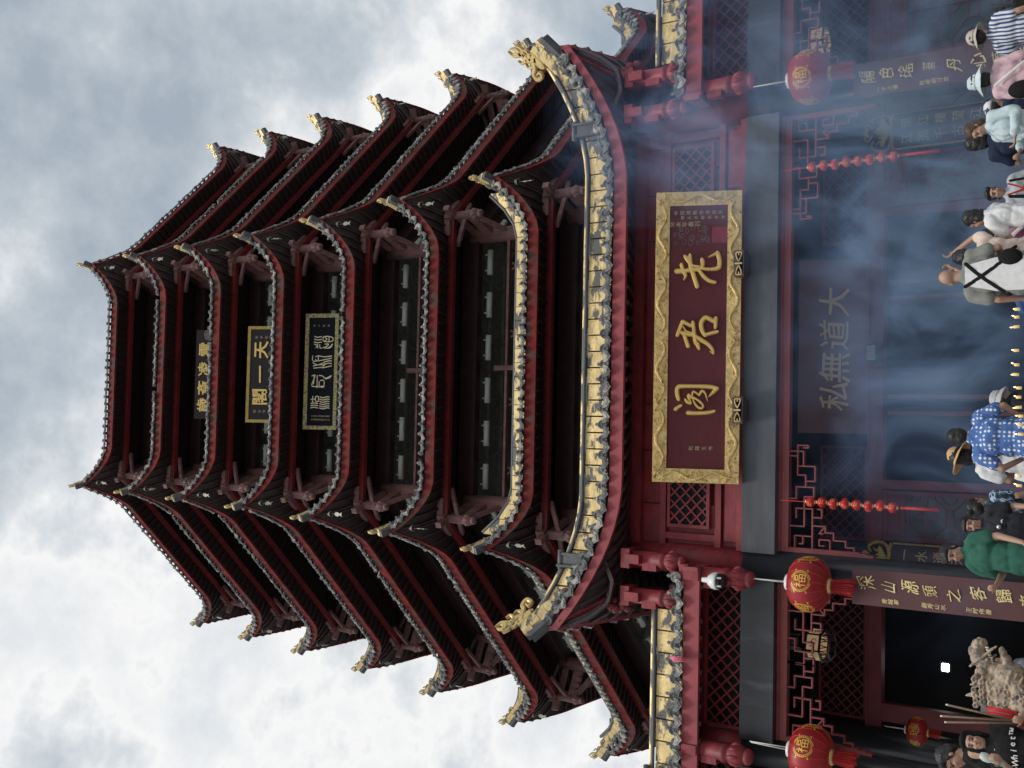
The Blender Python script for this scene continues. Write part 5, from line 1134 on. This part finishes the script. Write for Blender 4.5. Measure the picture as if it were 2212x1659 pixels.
    for sd in (-1, 1):
        c = MB(); cap_(c, X((sd * .105, .045, .045)), X((sd * .125, -.16, .035)), .05 * s, .042 * s); obj('shoe', fuse('shoe', c, M['cloth_dark'], .014, 2), M['cloth_dark'], t)
    # -- hats
    if hat:
        kind, hm, droop, tl = hat; c = MB(); hx = HM @ Matrix.Rotation(tl[0], 3, 'X') @ Matrix.Rotation(tl[1], 3, 'Y'); ax = hx @ Vector((0, 0, 1)); o_ = H(0, .012, .045)
        if kind == 'brim':
            prof = [(.0, .098), (.05, .094), (.078, .075), (.090, .03), (.094, .0), (.125, -.012 - droop * .3), (.165, -.02 - droop), (.164, -.026 - droop), (.12, -.02 - droop * .3), (.088, -.008)]
        elif kind == 'wide':
            prof = [(.0, .105), (.05, .10), (.074, .08), (.088, .03), (.094, .0), (.14, -.012 - droop * .4), (.20, -.02 - droop), (.199, -.026 - droop), (.13, -.022 - droop * .3), (.088, -.008)]
        else: prof = [(.0, .085), (.05, .08), (.08, .055), (.092, .01), (.093, -.02), (.088, -.02)]
        n0 = len(c.v); c.lathe([(r * s, z * s) for r, z in prof], o_, ax, 28, sx=1.1)
        c.v = [tuple(Vector(p) + ax * (.012 * s * noise.noise(Vector(p) * 14 + Vector((seed, 0, 0)))) * (1 if kind != 'cap' else .3)) for p in c.v]
        if kind == 'cap': fx = hx @ Vector((0, -1, 0)); sx_ = hx @ Vector((1, 0, 0)); c.grid([[o_ + sx_ * (.07 * s * u) + fx * ((.08 + .075 * v * (1 - u * u * .6)) * s) + ax * ((.0 - .02 * v) * s) for v in (0, .5, 1)] for u in (-1, -.5, 0, .5, 1)])
        ho = obj('hat', c, M[hm], t)
        if kind != 'cap': c = MB(); c.lathe([(.0945 * s, .004 * s), (.0965 * s, .015 * s), (.0925 * s, .034 * s)], o_, ax, 28, sx=1.1); obj('hat_band', c, M['cloth_dark' if hm == 'straw' else hm], ho)
    return t, X, H, wr, s
def back(X, B=1.0, sgn=1):
    """a point on the back of the shirt: u across, v height, w out"""
    return lambda u, v, w: X((u, 0, v)) + Vector((0, 1, 0)) * sgn * ((.142 * B) * sqrt(max(.05, 1 - (u / (.22 * B)) ** 2)) + w)
def strap(t, X, pts, wd, m, B=1.0, sgn=1, name='strap'):
    c = MB(); c.stroke(pts, wd, back(X, B, sgn), .012); return obj(name, c, M[m], t)
PI = pi
person('person in black with long dark hair, right of the striped shirt, back turned', (2146, 30), -16.9, PI * .95, 'cloth_black', hairdo='long', arms=('down', 'bent'))
person('person with a tan bucket hat and a blue and white striped shirt, back turned', (2088, 84), -17.8, 2.5, 'stripe_shirt', pants='cloth_dark', hat=('brim', 'hat_tan', .03, (.1, 0)), arms=('down', 'hip'))
t, X, H, wr, s = person('person in a pink shirt and pale blue sun hat, back turned, white bag strap', (2090, 180), -17.95, PI, 'pink_shirt', sleeve='long', pants='cloth_dark', hat=('wide', 'hat_blue', .05, (-.05, .12)), build=1.0, arms=('down', 'down'), hairdo='bob')
strap(t, X, [(.13, 1.40), (.0, 1.22), (-.17, 1.0)], .03, 'cloth_white', 1.1); c = MB(); ell(c, X((.2, .10, 1.10)), (.10, .08, .15)); obj('bag', fuse('bag', c, M['cloth_black'], .014, 2), None, t)
person('person in a pale blue blouse in profile looking down to the left', (2087, 282), -18.0, -1.25, 'blue_blouse', sleeve='long', hair='hair_brown', hairdo='bob', nod=.35, build=1.15, arms=('bent', 'bent'), face=True, sh_fold=.02)
person('person with a white cap and navy shirt behind the pale blue blouse', (2122, 236), -17.2, 2.2, 'cloth_navy', hat=('cap', 'cloth_white', 0, (0, 0)), arms=('phone', 'down'))
person('dark haired person in navy, back turned, head just left of the pale blue blouse', (2088, 312), -17.5, PI, 'cloth_navy', hairdo='bob', arms=('phone', 'phone'))
t, X, H, wr, s = person('person facing the camera in a grey vest with a red lanyard', (2130, 420), -16.9, .1, 'cloth_grey_pale', arms=('down', 'down'), face=True, nod=.05)
c = MB(); c.stroke([(-.08, 1.42), (-.02, 1.25), (.06, 1.42)], .02, back(X, 1, -1), .01); c.prism([(-.05, 1.13), (.01, 1.13), (.01, 1.25), (-.05, 1.25)], lambda u, v, w: back(X, 1, -1)(u, v, w), .012); obj('lanyard', c, M['tassel_red'], t)
for sx in (-1, 1): strap(t, X, [(sx * .10, 1.40), (sx * .12, 1.2), (sx * .14, 1.0)], .035, 'cloth_black', 1, -1)
person('person in a white shirt and dark jeans turned away with bent arms', (2082, 474), -17.9, -2.3, 'cloth_white', pants='cloth_navy', arms=('pray', 'pray'), hairdo='bob')
t, X, H, wr, s = person('person in a mauve shirt with a broad white strap, back turned', (2121, 510), -17.3, PI, 'mauve_shirt', arms=('down', 'down'), hairdo='bob', build=1.15); strap(t, X, [(.12, 1.38), (-.02, 1.24), (-.19, 1.02)], .045, 'cloth_white', 1.15)
t, X, H, wr, s = person('person in a cream T-shirt raising both hands, beside the bald man', (2062, 556), -18.1, PI, 'cream_shirt', arms=('up', 'up'), nod=.3, hairdo='short'); strap(t, X, [(.14, 1.38), (.05, 1.2), (-.05, 1.05)], .035, 'cloth_black')
t, X, H, wr, s = person('bald man seen from behind with crossed black straps on a white back', (2028, 600), -18.3, PI - .12, 'olive_shirt', pants='denim', bald=True, arms=('bent', 'down'), build=1.12)
c = MB(); Fk = back(X, 1.12); c.grid([[Fk(lerp(-1, 1, i / 8) * lerp(.10, .165, min(1, j / 4)), lerp(1.415, .86, j / 8), .010 + .006 * sin(i * 2.1 + j)) for i in range(9)] for j in range(9)]); obj('vest_back', c, M['cloth_white'], t)
strap(t, X, [(.11, 1.42), (.02, 1.27), (-.16, 1.02)], .036, 'cloth_black', 1.16); strap(t, X, [(-.12, 1.41), (.02, 1.26), (.18, 1.06)], .036, 'cloth_black', 1.18); c = MB(); ell(c, X((-.16, .13, 1.0)), (.09, .06, .12)); obj('sling_bag', fuse('sling_bag', c, M['cloth_black'], .014, 2), None, t)
person('child in a blue denim jacket just left of the bald man', (2156, 643), -17.6, PI, 'denim', sleeve='long', hair='hair_brown', arms=('phone', 'phone'))
person('person with a crumpled grey white hat half hidden behind the candles', (2137, 860), -16.45, 1.2, 'cloth_dark', hat=('brim', 'hat_grey', .045, (.2, .1)), arms=('down', 'down'), hairdo='bob')
person('broad man in a blue shirt with small white figures, back turned', (2050, 942), -18.3, PI + .1, 'blue_pattern', pants='cloth_dark', build=1.22, arms=('hip', 'hip'), sh_fold=.016)
person('person with a tilted straw hat and white shirt beside the blue patterned shirt', (2048, 984), -17.8, PI - .3, 'cloth_white', hat=('wide', 'straw', .02, (.12, -.35)), arms=('bent', 'bent'), hairdo='bob')
person('grey haired person in a white shirt low beside the straw hat', (2141, 1002), -16.7, -2.4, 'cloth_white', hair='hair_grey', arms=('down', 'bent'))
person('person in a blue camouflage shirt with hair tied up, turned away', (2090, 1092), -17.7, 2.35, 'camo_shirt', hairdo='bun', arms=('down', 'down'), build=1.1)
t, X, H, wr, s = person('man in a charcoal shirt facing the camera and holding up a phone', (2076, 1132), -18.2, -.1, 'charcoal_shirt', arms=('phone', 'down'), face=True, nod=.12, hairdo='fringe', wrist=(at(2137, 1163, -18.5), None))
c = MB(); p_ = wr[-1]; c.box(p_ + Vector((.02, -.05, .09)), (.155, .012, .075)); obj('phone', c, M['black_plastic'], t); c = MB(); c.tube([p_ + Vector((.032 * cos(a), .01 * cos(a), .03 * sin(a) - .02)) for a in [i * pi / 5 for i in range(10)]], .007, 5, closed=True); obj('bracelet', c, M['tassel_red'], t)
c = MB(); Ff = back(X, 1.0, -1); c.lathe([(.0, .012), (.022, .008), (.024, 0)], Ff(.02, 1.27, .0), (0, -1, 0), 12); obj('pendant', c, M['steel'], t)
c = MB(); c.stroke([(-.07, 1.41), (-.03, 1.32), (.02, 1.29), (.05, 1.33), (.08, 1.41)], .006, Ff, .005); obj('cord', c, M['cloth_black'], t); c = MB(); c.stroke([(.07, 1.24), (.09, 1.245), (.10, 1.235)], .012, Ff, .004); obj('chest_mark', c, M['cloth_white'], t)
t, X, H, wr, s = person('man in a green T-shirt with thin glasses looking down to the left', (2033, 1192), -18.75, -.55, 'green_shirt', arms=('bent', 'down'), face=True, nod=.25, hairdo='fringe', build=1.0, glasses=True)
person('person in a grey T-shirt mostly hidden behind the stone lion', (2140, 1436), -16.4, 1.3, 'cloth_grey', arms=('bent', 'down'))
t, X, H, wr, s = person('woman in a black head covering and black shirt with white lettering', (2076, 1597), -20.45, .12, 'cloth_black', bald=True, face=True, nod=.02, arms=('hold', 'phone'), build=1.05, wrist=(at(2166, 1648, -20.85), at(2208, 1552, -20.75)))
c = MB(); ell(c, H(0, .03, .035), (.094 * s, .10 * s, .100 * s)); ell(c, H(0, .05, -.08), (.095 * s, .075 * s, .10 * s)); 
for sd in (-1, 1): ell(c, H(sd * .076, .012, -.03), (.022 * s, .045 * s, .10 * s)); 
ell(c, H(0, -.02, .088), (.082 * s, .078 * s, .035 * s)); obj('head_covering', fuse('head_covering', c, M['cloth_black'], .010, 2, .004, 20, 3), None, t)
c = MB(); Ft = back(X, 1.05, -1)
for i, ch in enumerate('>Whiet™'): glyph(c, ch, .075, lambda a, b, k: Ft(-.155 + .052 * i + a, 1.205 + b + .006 * i, .002 + k), .004, bold=.012)
obj('lettering', c, M['cloth_white'], t)
c = MB(); p_ = wr[-1]; c.lathe([(.018, -.12), (.022, -.02), (.034, .0), (.036, .04), (.024, .07), (0, .075)], p_ + Vector((.02, -.05, .09)), (.3, -.2, 1), 12); obj('microphone', c, M['lamp_grey'], t)
person('man in a black vest and glasses bending forward in profile at the lower left', (2027, 1614), -20.0, -1.15, 'cloth_black', sleeve='none', face=True, nod=.4, lean=(0, -.06), glasses=True, arms=('bent', 'bent'))
person('woman with dark hair and pale blue top, her face between two people in black', (2077, 1622), -18.6, -.35, 'blue_blouse', hairdo='long', face=True, nod=.15, skin='skin_pale')

# ------------------------------------------------------------------ incense, candles, lion
for x0, y0, x1, y1, w_ in ((2048, 1523, 2192, 1556, 'leftmost in height, leaning away from'), (2036, 1547, 2196, 1557, 'middle one, pointing straight up above'), (2045, 1560, 2194, 1562, 'nearest the black cap of')):
    a, b = at(x1, y1, -20.78), at(x0, y0, -20.78); c = MB(); c.tube([a, b], .0085, 8)
    t = thing('incense_stick', {2048: 'burning incense stick leaning right, farthest from the head covering', 2036: 'tallest burning incense stick, between the other two', 2045: 'burning incense stick closest to the woman in black'}[x0], 'incense', a, group='incense sticks in her hand')
    c.v = [tuple(Vector(p) - a) for p in c.v]; obj('stick', c, M['incense'], t)
    c = MB(); d = (b - a).normalized(); c.tube([b - a, b - a + d * .018], [.0088, .006], 8); obj('ash_tip', c, M['ash'], t)
    c = MB(); c.tube([a - a - d * .10, Vector((0, 0, 0))], .005, 6); obj('bamboo', c, M['tassel_red'], t)
p0 = at(2119, 1524, -20.62); p1 = at(2185, 1550, -20.62); c = MB(); c.box2((p1.x, -20.63, p1.z), (p0.x, -20.62, p0.z)); t = tag(obj('packet', c, M['packet_grey']), 'grey plastic packet behind the incense sticks', 'packet')
for y_, w_ in ((1529, 'right'), (1540, 'left')):
    a, b = at(2196, y_ + 12, -20.70), at(2134, y_, -20.70); c = MB(); c.tube([a, b], .016, 8); c.tube([b, b + (b - a).normalized() * .03], .003, 5); tag(obj('red_candle', c, M['candle_red']), 'unlit red candle held with the incense, the %s one of two' % w_, 'candle', 'red candles in her hand')
CN = [(2196, 685), (2195, 706), (2195, 757), (2196, 788), (2194, 809), (2201, 838), (2200, 858), (2200, 880), (2205, 899), (2201, 1028), (2201, 1049), (2197, 690 - 22), (2203, 918), (2205, 938)]
CY = -18.75
fb = MB(); cn = MB(); cn.lathe([(.0, -.03), (.0175, -.03), (.017, .024), (.014, .027), (.0, .022)], n=12); cn = cn.mesh('wax', M['wax'])
fb.lathe([(0, 0), (.005, .005), (.006, .011), (.003, .021), (0, .030)], (0, 0, .03), (0, 0, 1), 8); fb = fb.mesh('flame', M['flame'])
zs = []
for i, (x, y) in enumerate(sorted(CN, key=lambda q: q[1])):
    p = at(x, y, CY + (i % 3) * .03); zs.append(p.z)
    nb = ['rightmost', 'second', 'third', 'fourth', 'fifth', 'sixth', 'seventh', 'eighth', 'ninth', 'tenth', 'eleventh', 'twelfth', 'thirteenth', 'leftmost'][i]
    t = thing('candle', 'short lit yellow candle on the rack, %s in the row from the right' % nb if nb not in ('rightmost', 'leftmost') else 'short lit yellow candle on the rack, the %s of the row' % nb, 'candle', p, group='lit candles on the rack')
    obj('wax', cn, None, t); o = obj('flame', fb, None, t); o.rotation_euler = (.1, .25 * sin(i * 2.1) + .15, 0); o.scale = (1, 1, .75 + .35 * abs(sin(i * 1.3))); o.location.z = .006 * sin(i * 3.7); t.scale = (.86, .86, .86 + .1 * sin(i * 4.1)); t.rotation_euler = (0, .06 * sin(i * 5.3), 0)
pa, pb = at(2206, 655, CY), at(2206, 1060, CY); zr = min(zs) - .046
t = thing('candle_rack', 'black metal candle rack standing in front of the doors', 'rack', ((pa.x + pb.x) / 2, CY, fl(CY)))
c = MB(); hw_ = abs(pb.x - pa.x) / 2 + .1; zz = zr - fl(CY)
for dy in (-.12, 0, .12): c.box((0, dy + .04, zz - .02), (2 * hw_, .05, .02))
for sx in (-1, 1):
    for dy in (-.12, .2): c.box((sx * hw_, dy, zz / 2), (.04, .04, zz - .02))
obj('frame', c, M['black_wood'], t)
c = MB()
for i in range(16):
    x = lerp(-hw_ + .06, hw_ - .06, i / 15); c.tube([(x, .04, zz - .01), (x, .04, zz + .015)], .006, 5)
obj('spikes', c, M['steel'], t)

# carved stone guardian lion, head raised, mouth open to the right
def lion():
    p = at(2160, 1458, -17.2); t = thing('stone_lion', 'carved pale stone guardian lion, snout raised and mouth open, curly mane', 'statue', (p.x, -17.2, 2.6)); z = p.z - 2.6; S_ = 1.0
    U = lambda x, y, d=0: Vector((-(y - 1458) * .00575, d, z - (x - 2160) * .0062))     # photo-like measure: x down, y left
    c = MB()
    ell(c, U(2175, 1462), (.19, .20, .20)); ell(c, U(2150, 1475), (.16, .18, .16))
    # upper snout arching up to the nose at the right
    for x, y, r in ((2152, 1450, .10), (2136, 1440, .10), (2126, 1430, .095), (2121, 1418, .085), (2124, 1408, .075), (2130, 1402, .06)): ell(c, U(x, y), (r, r * 1.3, r))
    ell(c, U(2124, 1398, -.05), (.035, .03, .03)); ell(c, U(2124, 1398, .05), (.035, .03, .03)); ell(c, U(2132, 1399), (.04, .09, .035)); ell(c, U(2119, 1400), (.028, .07, .03))
    # lower jaw and chin, tongue
    for x, y, r in ((2180, 1445, .09), (2172, 1430, .07), (2166, 1418, .055), (2163, 1411, .045)): ell(c, U(x, y), (r, r * 1.5, r * .65))
    ell(c, U(2168, 1432, 0), (.10, .08, .025))
    for sd in (-1, 1):
        ell(c, U(2133, 1452, sd * .12), (.05, .04, .04)); ell(c, U(2127, 1456, sd * .12), (.07, .035, .03)); ell(c, U(2162, 1470, sd * .15), (.07, .05, .08)); ell(c, U(2190, 1470, sd * .14), (.1, .08, .08))
    # nostril ridges
    for k in range(5): c.tube([U(2150 - 5 * k, 1424 + 4 * k, dd * .115) + Vector((0, 0, .02 * k)) for dd in (-1, -.5, 0, .5, 1)], .014, 6)
    # mane: locks sweeping back, each ending in a carved spiral; pointed tufts at the crown
    rg = random.Random(12)
    ell(c, U(2165, 1492), (.17, .17, .24)); ell(c, U(2195, 1505), (.18, .17, .2))
    for i in range(8):
        for j in range(6):
            x = 2124 + i * 13 + rg.uniform(-2, 2); y = 1468 + j * 10 + i * 1.4; o_ = U(x, y, -.155 + .012 * j); r0 = rg.uniform(.026, .034)
            c.tube([o_ + Vector((r0 * (1 - k / 11) * cos(.5 + k * .95), -.035 + .003 * k, r0 * (1 - k / 11) * sin(.5 + k * .95))) for k in range(11)], [.013] * 8 + [.012, .012, .012], 6)
            c.tube([o_ + Vector((.06, -.0, -.01)), o_ + Vector((r0, -.03, 0))], [.02, .014], 6)
    for x, y, l_ in ((2116, 1478, .09), (2112, 1500, .11), (2124, 1514, .1), (2113, 1466, .06), (2140, 1524, .09), (2158, 1529, .08)): a = U(x + 10, y); cap_(c, a, a + Vector((-.03, -.02, l_)), .045, .010, 8)
    for k in range(7): q = [U(2168 + k * 7, 1512 + 2 * k, -.16), U(2172 + k * 8, 1524, -.17), U(2184 + k * 8, 1530, -.15)]; c.tube(q, [.014, .018, .006], 6)
    for k in range(3): c.tube([U(2184 + 9 * k, 1440 + 5 * k, -.16), U(2178 + 9 * k, 1462 + 3 * k, -.2), U(2188 + 10 * k, 1482, -.19)], [.012, .017, .01], 6)
    for k in range(2): c.tube([U(2158 - k * 5, 1400 + 4 * k + r_, -.12) + Vector((0, 0, .006 * r_)) for r_ in range(0, 44, 6)], .012, 6)
    # seated body and front legs below the frame
    ell(c, Vector((-.15, .05, z - .62)), (.30, .24, .42)); ell(c, Vector((-.25, .05, z - 1.0)), (.36, .27, .35))
    for sd in (-1, 1): cap_(c, Vector((.08, sd * .14, z - .45)), Vector((.14, sd * .15, .42)), .10, .085); ell(c, Vector((.2, sd * .15, .38)), (.15, .09, .08))
    me = fuse('carved_body', c, M['lion_stone'], .0075, 1, .003, 40, 5); obj('carved_body', me, M['lion_stone'], t)
    c = MB()
    for k in range(9):
        f = k / 8; q = U(lerp(2139, 2150, f), lerp(1407, 1444, f), -.06); cap_(c, q, q + Vector((0, 0, -.022)), .012, .009, 6)
    obj('teeth', c, M['lion_tooth'], t)
    c = MB(); q = U(2146, 1447, -.09); cap_(c, q, q + Vector((.01, 0, -.09)), .018, .008, 8); obj('fang', c, M['lion_tooth'], t)
    c = MB(); c.box2((-.55, -.4, 0), (.5, .4, .26)); c.box2((-.5, -.36, .26), (.45, .36, .31)); obj('plinth', c, M['lion_stone'], t)
lion()
# ------------------------------------------------------------------ ground, steps and terrace
g = MB(); g.box2((-400, -400, -.5), (400, 900, 0)); tag(obj('ground', g, M['ground_stone']), kind='structure')
st = MB(); n = 22
for i in range(n):
    y0 = -27.6 + i * .42; st.box2((-14, y0, .001), (14, y0 + .41 if i < n - 1 else -18.361, 2.6 * (i + 1) / n))
tag(obj('stairs', st, M['stone_pave']), kind='structure')
tr = MB(); tr.box2((-16, -18.36, .001), (16, -16.2, 2.6)); tr.box2((-16, -16.19, .001), (16, -15.9, 2.95)); tr.box2((-16, -15.89, .001), (16, 12, FLOOR)); tag(obj('terrace', tr, M['stone_pave']), kind='structure')

# ------------------------------------------------------------------ incense smoke drifting in front of the gate
def smoke():
    c = MB(); c.box2((-5.6, -17.0, 2.8), (7.6, -14.95, 10.4)); 
    m = bpy.data.materials.new('incense_smoke'); m.use_nodes = True; t = m.node_tree; t.nodes.clear(); n = t.nodes.new; l = t.links.new
    o = n('ShaderNodeOutputMaterial'); v = n('ShaderNodeVolumePrincipled'); l(v.outputs[0], o.inputs['Volume'])
    v.inputs['Color'].default_value = (.39, .59, 1.0, 1); v.inputs['Anisotropy'].default_value = .2; v.inputs['Absorption Color'].default_value = (.3, .4, .7, 1)
    g_ = n('ShaderNodeNewGeometry'); mp_ = n('ShaderNodeMapping'); l(g_.outputs['Position'], mp_.inputs[0]); mp_.inputs['Scale'].default_value = (.9, .35, .55)
    nz = n('ShaderNodeTexNoise'); nz.inputs['Scale'].default_value = 1.15; nz.inputs['Detail'].default_value = 8; nz.inputs['Roughness'].default_value = .66; nz.inputs['Distortion'].default_value = 1.1; l(mp_.outputs[0], nz.inputs['Vector'])
    r = n('ShaderNodeMapRange'); r.inputs['From Min'].default_value = .47; r.inputs['From Max'].default_value = .66; r.inputs['To Min'].default_value = .0; r.inputs['To Max'].default_value = 1.05; r.interpolation_type = 'SMOOTHSTEP'; l(nz.outputs[0], r.inputs['Value'])
    # where the plume is: columns of smoke over the burner in the middle and to the right, thinning upwards
    def blob(cx, cz, rx, rz, k):
        s = n('ShaderNodeSeparateXYZ'); l(g_.outputs['Position'], s.inputs[0])
        def term(sock, c_, r_):
            a = n('ShaderNodeMath'); a.operation = 'SUBTRACT'; l(sock, a.inputs[0]); a.inputs[1].default_value = c_
            b = n('ShaderNodeMath'); b.operation = 'DIVIDE'; l(a.outputs[0], b.inputs[0]); b.inputs[1].default_value = r_
            d = n('ShaderNodeMath'); d.operation = 'MULTIPLY'; l(b.outputs[0], d.inputs[0]); l(b.outputs[0], d.inputs[1]); return d.outputs[0]
        sm = n('ShaderNodeMath'); sm.operation = 'ADD'; l(term(s.outputs[0], cx, rx), sm.inputs[0]); l(term(s.outputs[2], cz, rz), sm.inputs[1])
        e = n('ShaderNodeMath'); e.operation = 'MULTIPLY'; l(sm.outputs[0], e.inputs[0]); e.inputs[1].default_value = -1
        x = n('ShaderNodeMath'); x.operation = 'EXPONENT'; l(e.outputs[0], x.inputs[0])
        f = n('ShaderNodeMath'); f.operation = 'MULTIPLY'; l(x.outputs[0], f.inputs[0]); f.inputs[1].default_value = k; return f.outputs[0]
    tot = None
    for b in BLOBS:
        f = blob(*b)
        if tot is None: tot = f
        else: a = n('ShaderNodeMath'); a.operation = 'ADD'; l(tot, a.inputs[0]); l(f, a.inputs[1]); tot = a.outputs[0]
    a = n('ShaderNodeMath'); a.operation = 'MULTIPLY'; l(tot, a.inputs[0]); ad = n('ShaderNodeMath'); ad.operation = 'ADD'; l(r.outputs[0], ad.inputs[0]); ad.inputs[1].default_value = .13; l(ad.outputs[0], a.inputs[1]); l(a.outputs[0], v.inputs['Density'])
    ob = obj('incense_smoke', c, m); tag(ob, kind='stuff')
BLOBS = [(.9, 4.9, 2.1, 1.5, .85), (3.1, 6.2, 1.5, 2.0, .40), (4.8, 6.2, 1.6, 2.6, .33), (2.9, 8.6, .9, 1.1, .34), (-1.5, 4.8, 1.3, .9, .35), (3.2, 10.0, .5, .5, .3)]
smoke()
